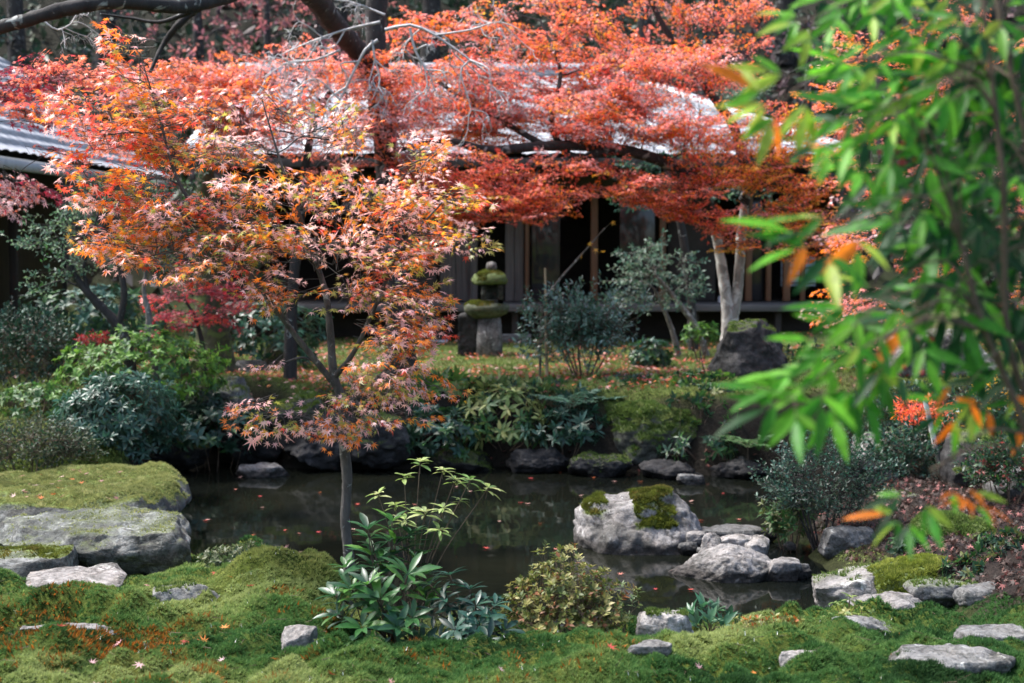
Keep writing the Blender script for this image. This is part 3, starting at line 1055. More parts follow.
maple_simple('pink_maple', 'rosy maple filling the gap behind the young maple, before the house roof', [(290, 372, .07), (292, 300, .055), (300, 220, .045), (310, 140, .035), (330, 90, .02)],
             [(265, 75, 0, 40, 14, 9, [3, 3, 2, 3]), (320, 75, 0, 44, 14, 10, [3, 3, 2, 3]), (365, 95, 0, 40, 12, 8, [3, 3, 2, 3]), (230, 90, 0, 34, 14, 7, [3, 3, 2, 3]), (300, 110, 0, 44, 14, 10, [1, 2, 4, 3]),
              (350, 130, -.2, 40, 14, 8, [1, 2, 4, 3]), (255, 130, 0, 40, 14, 7, [1, 2, 4, 3]), (340, 165, 0, 34, 14, 6, [1, 2, 4, 3]), (210, 62, 0, 30, 9, 4, [4, 3, 1, 2]), (375, 60, 0, 26, 9, 3, [5, 2, 1, 2]), (395, 150, 0, 26, 12, 4, [1, 1, 4, 2]), (385, 105, 0, 26, 12, 4, [3, 2, 2, 3]), (380, 80, 0, 22, 9, 3, [4, 2, 1, 3]), (385, 130, 0, 24, 10, 4, [1, 2, 4, 3]), (150, 75, 0, 30, 9, 4, [4, 3, 1, 2]), (190, 105, 0, 30, 10, 5, [3, 3, 2, 3]), (130, 115, 0, 26, 10, 3, [3, 3, 2, 3]), (300, 60, 0, 30, 8, 5, [4, 3, 1, 3])],
             [ORANGE, CORAL, MAUVE, ROSE], 13.3, out=(300, 130), extra=34)
maple_simple('crimson_maple', 'small crimson maple spray low over the left shrubs', [(205, 385, .03), (203, 350, .024), (196, 320, .018), (185, 300, .01)],
             [(172, 296, 0, 22, 8, 4, [1, 3, 2]), (200, 290, 0, 28, 10, 6, [1, 3, 2]), (180, 315, -.1, 26, 8, 5, [1, 3, 2]), (215, 312, 0, 22, 9, 4, [1, 3, 2]), (168, 328, -.1, 16, 5, 2, [1, 3, 2]), (232, 300, 0, 18, 9, 3, [1, 2, 3])],
             [RED, (.42, .03, .05), (.36, .08, .10)], 13.2)
maple_simple('dark_red_maple', 'dark red maple reaching in from the left edge before the tiled roof', [(-60, 420, .09), (-58, 300, .07), (-50, 180, .05), (-30, 110, .03)],
             [(8, 95, 0, 26, 10, 5, [2, 4, 1]), (25, 115, 0, 24, 10, 5, [2, 4, 1]), (-10, 80, 0, 22, 9, 3, [2, 4, 1]), (48, 72, 0, 30, 8, 5, [5, 2, 1]), (88, 78, 0, 28, 8, 4, [5, 2, 1]), (30, 92, 0, 26, 8, 4, [3, 3, 1]), (15, 180, 0, 30, 10, 4, [1, 1, 3]), (10, 200, 0, 22, 8, 3, [1, 1, 3]), (55, 150, 0, 12, 8, 1, [5, 1, 0])],
             [CORAL, (.38, .03, .06), MAUVE], 9.5, out=(-30, 110))
maple_simple('coral_maple', 'coral maple behind the green nandina at the right edge', [(1060, 470, .09), (1040, 380, .07), (1000, 290, .055), (960, 220, .04), (930, 150, .02)],
             [(860, 130, 0, 40, 26, 10, [2, 3, 2, 3]), (920, 90, 0, 44, 26, 11, [2, 3, 2, 3]), (980, 110, 0, 40, 28, 10, [2, 3, 2, 3]), (880, 190, 0, 42, 26, 10, [2, 3, 2, 3]), (940, 180, 0, 40, 26, 10, [2, 3, 2, 3]), (1000, 200, 0, 36, 28, 8, [2, 3, 2, 3]), (860, 240, 0, 36, 18, 7, [2, 2, 2, 3]),
              (840, 300, 0, 26, 16, 4, [3, 1, 1, 3]), (880, 300, 0, 30, 18, 5, [2, 2, 2, 3]), (940, 260, 0, 34, 18, 6, [2, 3, 2, 3]), (870, 50, 0, 40, 18, 7, [3, 3, 1, 2]), (950, 30, 0, 44, 18, 8, [3, 3, 1, 2]), (1010, 60, 0, 34, 24, 6, [3, 3, 1, 2]), (830, 95, 0, 26, 16, 5, [4, 2, 1, 2]), (1000, 290, 0, 34, 22, 5, [2, 2, 2, 3])],
             [ORANGE, CORAL, MAUVE, ROSE], 12.0, out=(960, 220), dep=.5)


DENSITY = 1.0


# ------------------------------------------------------------------ shrubs and evergreen trees
def shrub(name, label, px, py, Y, rx, rz, sprays, leaf_t, n, pal, wts, ry=None, base=None, cat='shrub', stems=7, mat=None, smat=None, scale=1.0, up=.5,
          shell=.35, group=None, lump=.25, mix=.35, stem_r=.006, droop=0.0, lo=-.75):
    """a bush: shoots over and inside a lumpy ellipsoid whose middle is at the pixel, on stems that rise from the ground"""
    c = at(px, py, Y)
    ry = ry or rx * .8
    rad = np.array([rx, ry, rz])
    g = gz(c[0], c[1]) - .03
    bpos = np.array([c[0], c[1], g]) if base is None else np.array([*base[:2], gz(*base[:2]) - .03])
    u = nrm(rng.normal(0, 1, (n * 3, 3)))
    u = u[u[:, 2] > lo][:n]
    k = len(u)
    lumps = 1 + lump * vnoise(u * 2.3 + px * .13, 77) + .1 * vnoise(u * 6 + py, 78)
    rr = (1 - shell * rng.random(k) ** 1.6) * lumps
    T = c + u * rad * rr[:, None]
    T[:, 2] = np.maximum(T[:, 2], terrain(T[:, 0], T[:, 1]) + .02)
    D = nrm(u * np.array([1, 1, .8]) + np.array([0, 0, up]) + rng.normal(0, .3, (k, 3)))
    U = np.array([0, -.1, 1.0]) + rng.normal(0, .35, (k, 3)) - D * .3
    D[:, 2] -= droop
    S = scale * rng.uniform(.75, 1.2, k)
    lf, st = MB(), MB()
    ls = np.max(sprays[0]['pos'][:, 1])
    T0 = T - nrm(D) * (ls * S)[:, None]
    place(lf, st, sprays, leaf_t, T0, D, U, S, pal, wts, mix)
    heads = []
    for q in range(stems):
        a_ = 2 * PI * q / stems + rng.uniform(-.4, .4)
        h = c + np.array([math.cos(a_) * rx * .5, math.sin(a_) * ry * .5, rng.uniform(-.3, .35) * rz])
        b0 = bpos + np.array([math.cos(a_), math.sin(a_), 0]) * rx * .12
        mid = b0 * .5 + h * .5 + np.array([math.cos(a_), math.sin(a_), 0]) * rx * .05 + rng.normal(0, .03 * rx, 3)
        cv = curve_pts(np.array([b0, mid, h]), 8)
        st.tube(cv, np.linspace(stem_r, stem_r * .45, len(cv)), 5, None, .1)
        heads += [h, mid * .4 + h * .6]
    H = np.array(heads)
    near = np.argmin(np.linalg.norm(T0[:, None] - H[None], axis=2), axis=1)
    st.segs(H[near], T0, stem_r * .35, stem_r * .18)
    e = empty(name, bpos, label, cat, group)
    st.obj('stems', smat or B_TWIG, e)
    lf.obj('foliage', mat or M_GLOSSY, e)
    return e


def alts(n=8, leaf=.05, Ls=.2, spread=.9, m=4):
    return [alt_spray(rng, n, leaf, Ls, spread) for _ in range(m)]


def whorls(k=7, leaf=.1, stem=.12, pitch=.5, pairs=1, m=4):
    return [whorl_spray(rng, k, leaf, stem, pitch, pairs) for _ in range(m)]


DKGREEN, BLUEGREEN, MIDGREEN, LTGREEN, YGREEN = (.018, .052, .028), (.036, .10, .072), (.035, .10, .025), (.09, .20, .03), (.25, .30, .06)
GREYGREEN, SILVER, DEEP = (.06, .11, .075), (.2, .26, .2), (.008, .018, .012)

# left bank
shrub('azalea_bush', 'dark clipped bush at the far left edge under the roof', 20, 350, 12.6, .55, .42, alts(7, .05, .16), L_OVAL, 420, [DKGREEN, DEEP, BLUEGREEN], [3, 1, 1.5], mat=M_DARKLEAF, lump=.1)
shrub('light_green_bush', 'light green bush with broad leaves under the left tree trunks', 140, 368, 12.2, .74, .34, whorls(6, .06, .08), L_WIDE, 420, [LTGREEN, MIDGREEN, (.14, .27, .04)], [3, 1.5, 2], mat=M_SOFT)
shrub('glossy_bush', 'dark blue-green glossy bush on the left pond bank', 118, 420, 10.9, .46, .36, whorls(7, .068, .09), L_MED, 430, [BLUEGREEN, DKGREEN, (.035, .09, .06)], [3, 1.5, 2])
shrub('low_olive_bush', 'low dull olive bush beside the mossy slab at the left edge', 30, 440, 10.2, .48, .2, alts(8, .03, .14), L_OVAL, 420, [(.04, .07, .03), (.06, .08, .035), DKGREEN], [2, 1, 1], mat=M_SOFT)
shrub('bank_undergrowth', 'dark leafy plant hanging over the left bank rocks', 215, 430, 12.3, .5, .22, whorls(5, .08, .08), L_WIDE, 150, [DKGREEN, MIDGREEN, BLUEGREEN], [3, 1, 2])
shrub('dark_understory_bush', 'dark bush behind the mossy trunk, left of the old tree', 255, 335, 15.5, .75, .4, whorls(6, .09, .1), L_WIDE, 180, [DKGREEN, BLUEGREEN], [2, 1.4])
shrub('shaded_bush', 'shaded bush between the light green bush and the tiled house', 95, 318, 14.5, .8, .35, whorls(6, .09, .1), L_WIDE, 200, [DKGREEN, BLUEGREEN, MIDGREEN], [2, 1.4, 1], mat=M_DARKLEAF)
shrub('red_heath', 'small red leaved shrub among the left bushes', 95, 338, 12.0, .16, .06, alts(6, .035, .1), L_OVAL, 30, [CRIM, (.35, .04, .04)], [1, 1], mat=M_SOFT, stems=4)


shrub('ground_shrub', 'low pale green shrub on the left lawn between the dark bushes', 40, 402, 11.4, .42, .13, whorls(5, .05, .06), L_WIDE, 160, [LTGREEN, MIDGREEN, (.12, .18, .07)], [1, 2, 1], mat=M_SOFT)
shrub('ground_shrub', 'dark broad leaved shrub between the pond bank and the light green bush', 205, 402, 12.75, .36, .15, whorls(6, .06, .07), L_WIDE, 120, [DKGREEN, MIDGREEN], [2, 1])
# left green tree with thin dark leaning trunks
def left_tree():
    t = Tree()
    Y = 12.4
    b = at(136, 395, Y)
    b[2] = gz(b[0], b[1]) - .05
    t.limb([[*b, .06], pt(128, 350, Y, .05), pt(117, 325, Y, .045), pt(98, 304, Y, .04), pt(78, 280, Y, .03), pt(66, 255, Y, .02)], 8, .1)
    t.limb([pt(118, 328, Y, .035), pt(124, 295, Y, .03), pt(118, 255, Y, .025), pt(112, 220, Y, .015)], 7, .1)
    t.limb([pt(90, 296, Y, .02), pt(84, 270, Y, .017), pt(90, 240, Y, .012), pt(100, 210, Y, .008)], 7, .1)
    sp = alts(9, .038, .16)
    for px, py, rx, ry, n in ((50, 225, 34, 14, 30), (85, 210, 36, 13, 34), (115, 195, 30, 9, 24), (30, 245, 22, 12, 16), (70, 250, 34, 12, 28), (105, 245, 30, 12, 22), (135, 205, 22, 9, 14), (60, 272, 26, 8, 14),
                              (140, 240, 24, 12, 16), (165, 262, 26, 12, 14), (90, 270, 26, 9, 12), (155, 190, 20, 7, 8), (38, 288, 16, 6, 7)):
        px_cluster(t, px, py, Y, rx, ry, n, [(.11, .19, .13), (.05, .12, .08), (.15, .23, .13), (.06, .15, .05)], [3, 2, 2, 1], dep=.3, sprays=sp, leaf_t=L_OVAL, flat=False, out_from=at(100, 280, Y))
    t.finish('green_tree', 'blue-green tree with leaning dark trunks at left, below the tiled roof', 'tree', bark=B_DARK, leafm=M_SOFT)
    s = Tree()
    b = at(160, 392, 12.6)
    b[2] = gz(b[0], b[1]) - .05
    s.limb([[*b, .04], pt(156, 372, 12.6, .032), pt(147, 348, 12.6, .03), pt(149, 318, 12.6, .028), pt(144, 292, 12.6, .02), pt(146, 270, 12.6, .012)], 8, .1)
    px_cluster(s, 150, 262, 12.6, 22, 10, 10, [GREYGREEN, MIDGREEN], [1, 1], dep=.2, sprays=sp, leaf_t=L_OVAL, flat=False)
    s.finish('crooked_sapling', 'crooked thin grey sapling trunk right of the leaning dark trunks', 'tree', bark=B_GREY, leafm=M_SOFT)
    q = Tree()
    b = at(214, 378, 14.2)
    b[2] = gz(b[0], b[1]) - .05
    q.limb([[*b, .27], pt(214, 355, 14.2, .20), pt(212, 320, 14.2, .16), pt(208, 270, 14.2, .14), pt(205, 200, 14.2, .1), pt(210, 140, 14.2, .05)], 10, .08)
    sp2 = alts(8, .06, .22)
    for px, py, rx, ry, n in ((180, 225, 34, 18, 22), (230, 250, 34, 20, 24), (210, 190, 40, 18, 22), (260, 285, 30, 20, 16), (250, 215, 30, 16, 16)):
        px_cluster(q, px, py, 14.2, rx, ry, n, [DKGREEN, MIDGREEN, GREYGREEN], [2, 1, 1], dep=.5, sprays=sp2, leaf_t=L_OVAL, flat=False)
    q.finish('mossy_tree', 'thick mossy trunk standing on the lawn behind the young maple', 'tree', bark=B_MOSSY, leafm=M_SOFT)


left_tree()

# far bank, centre
shrub('camellia_bush', 'blue-green camellia bush on thin stems in front of the veranda', 583, 324, 14.0, .60, .44, alts(8, .055, .17), L_WIDE, 460, [(.11, .21, .15), (.05, .12, .08), (.2, .3, .24)], [3, 2, 1.5], base=(.7, 14.0), stems=8, stem_r=.01, lump=.55, shell=.8, up=.9, mat=M_CAMELLIA)


def leaning_tree():
    t = Tree()
    Y = 16.8
    b = at(708, 348, Y)
    b[2] = gz(b[0], b[1]) - .05
    t.limb([[*b, .045], pt(698, 330, Y, .04), pt(682, 308, Y, .035), pt(668, 290, Y, .03), pt(655, 275, Y, .02)], 7)
    t.limb([[*(at(680, 350, Y + .1) * np.array([1, 1, 0]) + np.array([0, 0, b[2]])), .04], pt(672, 330, Y + .1, .032), pt(664, 310, Y + .1, .025), pt(655, 290, Y + .1, .02)], 7)
    sp = alts(8, .06, .2)
    for px, py, rx, ry, n in ((625, 280, 26, 16, 22), (655, 270, 32, 18, 32), (685, 285, 26, 16, 22), (640, 258, 28, 10, 16), (665, 300, 34, 12, 20), (620, 300, 20, 10, 12), (680, 260, 22, 10, 12), (655, 245, 18, 8, 8)):
        px_cluster(t, px, py, Y, rx, ry, n, [(.09, .16, .11), (.05, .11, .08), (.14, .2, .14)], [2, 2, 1.4], dep=.4, sprays=sp, leaf_t=L_OVAL, flat=False, out_from=at(660, 285, Y))
    t.finish('leaning_evergreen', 'grey-green rounded evergreen on leaning stems before the dark rooms', 'tree', bark=B_GREY, leafm=M_SOFT)
    t = Tree()
    Y = 17.6
    b = at(694, 346, Y)
    b[2] = gz(b[0], b[1]) - .05
    t.limb([[*b, .07], pt(690, 290, Y, .055), pt(680, 220, Y, .05), pt(665, 165, Y, .03)], 8)
    for px, py, rx, ry, n in ((640, 165, 30, 14, 22), (680, 160, 32, 14, 24), (655, 190, 34, 14, 22), (700, 190, 26, 14, 14), (625, 205, 24, 12, 12), (735, 190, 24, 14, 12), (770, 205, 26, 14, 12)):
        px_cluster(t, px, py, Y, rx, ry, n, [BLUEGREEN, DKGREEN, MIDGREEN], [2, 2, 1], dep=.4, sprays=sp, leaf_t=L_OVAL, flat=False, out_from=at(680, 200, Y))
    t.finish('dark_evergreen', 'dark green evergreen under the right end of the eaves', 'tree', bark=B_DARK, leafm=M_SOFT)


leaning_tree()
shrub('round_bush', 'small round dark green bush on the moss lawn', 652, 357, 15.3, .24, .19, whorls(7, .06, .07), L_WIDE, 90, [DKGREEN, MIDGREEN, BLUEGREEN], [2, 1.5, 1])
shrub('sprouting_plant', 'small green plant at the foot of the leaning evergreen stems', 701, 333, 15.6, .2, .12, whorls(6, .06, .07), L_WIDE, 40, [MIDGREEN, LTGREEN], [1, 1], mat=M_SOFT)
shrub('variegated_shrub', 'pale variegated shrub drooping over the middle of the far bank', 505, 418, 12.55, .50, .30, whorls(5, .11, .12, .2), L_LANCE, 85, [(.10, .16, .045), (.28, .32, .12), MIDGREEN, (.2, .24, .07)], [3, 2, 1.5, 1.5], mat=M_SOFT, droop=.2)
shrub('dark_bank_shrub', 'dark green shrub low on the far bank beside the variegated one', 445, 432, 12.35, .40, .22, whorls(6, .08, .09), L_WIDE, 110, [DKGREEN, MIDGREEN, BLUEGREEN], [3, 1.2, 1.5])
shrub('mottled_ground_plant', 'mottled yellow-green plants among fallen leaves behind the variegated shrub', 470, 392, 13.0, .5, .13, whorls(5, .08, .08, .4), L_LANCE, 70, [(.2, .25, .08), (.10, .16, .05), (.3, .12, .06)], [2, 2, .6], mat=M_SOFT)
shrub('shade_plant', 'dark shade plant under the camellia at the lawn edge', 530, 405, 12.9, .3, .14, whorls(6, .07, .08), L_WIDE, 60, [DKGREEN, BLUEGREEN], [2, 1])
for a_, b_, c_ in ((690, 402, 12.75), (720, 412, 12.6), (425, 398, 12.9), (615, 396, 12.95), (665, 392, 13.2), (550, 388, 13.3), (480, 402, 12.7), (345, 402, 12.9)):
    shrub('edge_plant', 'low leafy plant at the edge of the moss lawn', a_, b_, c_, rng.uniform(.14, .24), rng.uniform(.06, .1), whorls(5, .06, .06, .5), L_WIDE, 36, [MIDGREEN, LTGREEN, (.2, .22, .08), DKGREEN], [2, 1, 1, 1], group='low plants along the lawn edge', stems=4, mat=M_SOFT)
shrub('lower_bank_shrub', 'blue-green leafy shrub under the ferns on the far bank', 565, 425, 12.35, .36, .17, whorls(6, .085, .09), L_LANCE, 80, [BLUEGREEN, DKGREEN], [1, 1])
shrub('low_box_shrub', 'tiny dark shrub at the foot of the camellia stems', 620, 388, 13.4, .26, .13, alts(6, .05, .12), L_OVAL, 80, [DKGREEN, BLUEGREEN], [1, 1])
shrub('grassy_tuft', 'narrow bright green tuft beside the young maple leaves on the far bank', 432, 400, 12.9, .22, .12, whorls(7, .16, .04, 1.3, 0), L_LANCE, 26, [LTGREEN, MIDGREEN], [1, 1], mat=M_SOFT, stems=3)


def fern(name, label, px, py, Y, n, Ls, pal, group=None):
    c = at(px, py, Y)
    sp = [fern_spray(rng, Ls, 15, Ls * .26) for _ in range(3)]
    a_ = np.linspace(0, 2 * PI, n, endpoint=False) + rng.uniform(-.2, .2, n)
    D = np.stack([np.cos(a_), np.sin(a_), rng.uniform(.25, .7, n)], 1)
    lf, st = MB(), MB()
    place(lf, st, sp, L_LANCE, np.tile(c, (n, 1)), D, np.tile([0, 0, 1.0], (n, 1)), rng.uniform(.75, 1.1, n), pal, [1] * len(pal), .1)
    g = np.array([c[0], c[1], gz(c[0], c[1])])
    st.segs(np.array([g - [0, 0, .02]]), np.array([c]), .012, .008)
    e = empty(name, g, label, 'fern', group)
    st.obj('stems', B_TWIG, e)
    lf.obj('fronds', M_SOFT, e)


fern('fern', 'blue-green fern left of the mossy bank boulder', 570, 408, 12.45, 9, .38, [(.06, .14, .09), (.05, .11, .07)])
fern('fern', 'fern directly beside the mossy bank boulder', 602, 408, 12.7, 8, .32, [(.07, .15, .10), (.05, .11, .07)])
fern('fern', 'fern beside the mossy boulder at the water, under the nandina tips', 748, 448, 12.0, 8, .3, [(.08, .16, .06), (.05, .11, .05)])
fern('fern', 'small pale fern between the stones on the right bank', 893, 442, 11.2, 8, .26, [(.10, .2, .09), (.08, .16, .08)])
fern('fern', 'fern at the foot of the dark standing boulder', 712, 385, 12.9, 7, .3, [(.08, .16, .08)])
for a_, b_, c_ in ((905, 545, 8.3), (985, 545, 7.9), (940, 525, 8.9), (1005, 575, 7.3), (880, 520, 9.3), (968, 590, 7.15)):
    shrub('slope_plant', 'small dark green plant growing on the brown litter slope', a_, b_, c_, rng.uniform(.09, .16), rng.uniform(.04, .07), whorls(5, .04, .05, .5), L_WIDE, 34, [DKGREEN, MIDGREEN, (.1, .12, .04)], [2, 1, 1], group='low plants on the litter slope', stems=4, mat=M_SOFT, stem_r=.003)
fern('fern', 'bright green fern at the right edge of the picture above the litter', 1000, 455, 9.9, 8, .26, [LTGREEN, MIDGREEN])

# right bank
shrub('waterside_bush', 'fine leaved grey-green bush with bare legs leaning over the water', 826, 478, 8.95, .46, .32, alts(9, .028, .15), L_OVAL, 520, [(.035, .07, .05), BLUEGREEN, (.06, .09, .06), DKGREEN], [3, 2, 1.5, 2], base=(1.98, 8.95), stems=11, stem_r=.008, mat=M_GLOSSY, smat=B_DARK)
shrub('azalea_thicket', 'dark small leaved thicket behind the waterside bush on the right', 905, 415, 11.9, .6, .26, alts(8, .045, .16), L_OVAL, 300, [DKGREEN, BLUEGREEN, (.05, .08, .05)], [3, 2, 1], mat=M_GLOSSY)
shrub('red_nandina', 'low red leaved nandina behind the right bank thicket', 925, 412, 11.3, .26, .12, alts(8, .05, .16), L_LANCE, 70, [CORAL, RED, ORANGE], [2, 2, 1], mat=M_MAPLE)
shrub('right_edge_bush', 'green bush with yellow leaves at the right edge above the boulder', 1000, 405, 10.6, .42, .26, alts(8, .045, .16), L_OVAL, 260, [DKGREEN, MIDGREEN, BLUEGREEN, YELLOW], [3, 2, 1, .5])
shrub('hollow_bush', 'dark bush overhanging the black hollow on the right bank', 915, 452, 10.5, .40, .22, alts(8, .045, .16), L_OVAL, 240, [DKGREEN, DEEP, BLUEGREEN], [3, 1, 1])
shrub('slope_bush', 'dark green bush at the right edge on top of the litter slope', 1010, 462, 9.3, .34, .2, alts(8, .04, .15), L_OVAL, 220, [DKGREEN, MIDGREEN, (.2, .05, .04)], [3, 1, .4])
shrub('mixed_hedge', 'dark bush behind the standing boulder and the pale rock', 850, 372, 13.6, .8, .3, alts(8, .06, .18), L_OVAL, 260, [DKGREEN, MIDGREEN, (.12, .04, .03)], [3, 1, .5], mat=M_DARKLEAF)
shrub('marsh_bush', 'olive plant at the water under the waterside bush', 790, 520, 9.1, .2, .14, whorls(5, .05, .07), L_LANCE, 70, [MIDGREEN, (.08, .10, .03)], [1, 1], mat=M_SOFT)
shrub('bank_fringe', 'low dark fringe of leaves along the far bank under the boulder', 700, 448, 12.1, .34, .12, whorls(5, .07, .08), L_LANCE, 60, [DKGREEN, MIDGREEN], [2, 1])


# ------------------------------------------------------------------ foreground plants on the near bank
def leafy(name, label, tips, base, Y, sprays, leaf_t, pal, wts, mat, stem_r=.006, cat='plant', scale=1.0, lean=.5, up=1.0):
    """a few stems from one foot, each ending in a head of leaves at its pixel"""
    b = at(*base, Y)
    b[2] = gz(b[0], b[1]) - .02
    lf, st = MB(), MB()
    T, D, S = [], [], []
    for q in tips:
        px, py, dy = q[:3]
        s = q[3] if len(q) > 3 else 1.0
        h = at(px, py, Y + dy)
        d = nrm((h - b) * np.array([lean, lean, 1]) * np.array([1, 1, up]) + rng.normal(0, .02, 3))
        m1 = b * .55 + h * .45 + np.array([(h - b)[0] * -.12, 0, .03])
        cv = curve_pts(np.array([b + rng.normal(0, .012, 3) * [1, 1, 0], m1, h]), 10)
        st.tube(cv, np.linspace(stem_r, stem_r * .5, len(cv)), 5)
        T.append(h)
        D.append(d)
        S.append(s * scale)
    T, D, S = np.array(T), np.array(D), np.array(S)
    ls = np.max(sprays[0]['s1'][:, 1])
    place(lf, st, sprays, leaf_t, T - D * (ls * S)[:, None], D, np.tile([0, -.3, 1.0], (len(T), 1)) + rng.normal(0, .2, (len(T), 3)), S, pal, wts, .35)
    e = empty(name, b, label, cat)
    st.obj('stems', B_TWIG, e)
    lf.obj('foliage', mat, e)
    return e


leafy('broadleaf_plant', 'glossy green broad leaved plant on the near bank before the maple trunk',
      [(368, 530, 0, .8), (392, 522, .1, .85), (410, 535, .15, .8), (380, 560, .1, .9), (346, 568, 0, .7), (425, 575, .1, .8), (335, 596, -.05, .75), (368, 585, -.15, .9), (412, 618, -.2, .8), (372, 650, -.25, .8), (420, 645, -.2, .8), (372, 556, 0, 1.0), (395, 545, .1, .95), (352, 590, -.1, .95), (338, 615, -.1, .8), (408, 575, -.1, 1.05), (380, 600, -.2, 1.0), (425, 600, 0, .9), (362, 628, -.2, .9), (398, 628, -.25, .9), (385, 575, .1, .9), (415, 560, .2, .8), (345, 640, -.15, .7)],
      (392, 655), 5.85, [whorl_spray(rng, 7, .115, .16, .8, 2) for _ in range(4)], L_MED, [(.035, .11, .03), (.025, .085, .035), (.075, .19, .035), (.02, .06, .03)], [3, 2, 2, 1.5], M_GLOSSY)
leafy('pale_sprig_plant', 'pale green plant with whorled tips on thin stems, tallest at the near bank',
      [(420, 462, .1, .9), (404, 476, .1, .75), (378, 494, 0, .7), (443, 470, .1, .7), (455, 480, .1, .9), (470, 480, .05, .85), (488, 488, .05, .85), (443, 508, 0, .85), (425, 512, 0, .9), (405, 520, -.05, .9), (440, 530, -.05, .8), (460, 500, .1, .6), (395, 505, .1, .8)],
      (412, 650), 6.05, [whorl_spray(rng, 7, .072, .05, .35, 1) for _ in range(4)], L_MED, [(.24, .33, .10), (.34, .40, .16), (.12, .22, .06)], [3, 2.5, 1.2], M_SOFT, .0035, scale=1.15)
leafy('dark_leaf_plant', 'dark blue-green low plant between the broad leaved plant and the azalea',
      [(445, 600, 0), (470, 590, .1), (495, 605, 0), (505, 630, -.1), (480, 625, -.15), (455, 630, -.15), (440, 640, -.1), (470, 645, -.2, .9), (500, 645, -.15, .9), (430, 585, .1, .8), (485, 600, .1), (460, 610, 0), (450, 575, .1, .8), (432, 610, 0, .8), (492, 618, -.1, .9), (476, 606, -.05), (448, 648, -.2, .9), (488, 640, -.2, .9), (465, 628, -.1)],
      (470, 662), 5.75, [whorl_spray(rng, 7, .09, .1, .4, 1) for _ in range(4)], L_MED, [(.012, .05, .035), (.02, .075, .05), (.01, .035, .025)], [3, 2, 2], M_GLOSSY)
shrub('azalea', 'yellowish twiggy azalea with red tinted tips on the near bank', 567, 608, 5.85, .265, .215, whorls(6, .026, .05, .8, 1), L_OVAL, 420, [(.13, .15, .035), (.22, .21, .06), (.07, .10, .025), (.22, .09, .035), (.32, .29, .12)], [4, 3, 3, 1, 1.4], stems=16, stem_r=.0045, mat=M_SOFT, shell=.6, up=.9, lump=.4, cat='azalea', lo=-.5)
shrub('azalea', 'low pale azalea with an orange flank among the moss cushions', 765, 634, 5.8, .17, .075, whorls(6, .022, .04, .8, 1), L_OVAL, 190, [(.16, .2, .05), (.26, .27, .1), (.36, .12, .02)], [3, 3, 1.2], stems=8, stem_r=.003, mat=M_SOFT, shell=.6, cat='azalea', lo=-.4)
shrub('creeping_shrub', 'small grey-green creeping shrub on the moss mound by the slab', 238, 558, 7.0, .2, .055, whorls(6, .026, .04, .6, 1), L_OVAL, 120, [(.07, .10, .04), (.10, .12, .055), DKGREEN], [3, 2, 1], stems=6, stem_r=.003, mat=M_SOFT, lo=-.3)
leafy('blade_plant', 'small bluish plant with upright narrow leaves behind the white rock', [(692, 615, 0), (703, 608, 0), (716, 612, 0), (728, 618, 0), (710, 622, -.1), (698, 625, -.1), (722, 626, -.1), (735, 625, 0, .8)], (710, 640), 6.1,
      [whorl_spray(rng, 6, .075, .06, 1.3, 1) for _ in range(3)], L_LANCE, [(.04, .12, .06), (.06, .15, .07), (.025, .075, .04)], [2, 1, 1], M_GLOSSY, .003)
leafy('loose_leaf_plant', 'small yellow-green loose plant before the pale mossy rock', [(836, 603, 0), (850, 597, 0), (862, 603, 0), (845, 612, -.05), (858, 615, -.05), (832, 618, 0), (872, 612, 0), (826, 628, -.1), (848, 625, -.1)], (848, 640), 6.5,
      [whorl_spray(rng, 5, .042, .05, .4, 1) for _ in range(3)], L_WIDE, [(.18, .24, .06), (.11, .17, .04), (.3, .3, .1)], [2, 2, 1], M_SOFT, .0025)
leafy('seedling', 'thin pale fern-like seedling right of the azalea', [(622, 585, 0), (633, 600, 0), (628, 615, 0), (638, 590, .05)], (622, 640), 5.95, [whorl_spray(rng, 5, .03, .05, .8, 2) for _ in range(2)], L_LANCE, [(.16, .22, .09), (.1, .16, .06)], [1, 1], M_SOFT, .002)


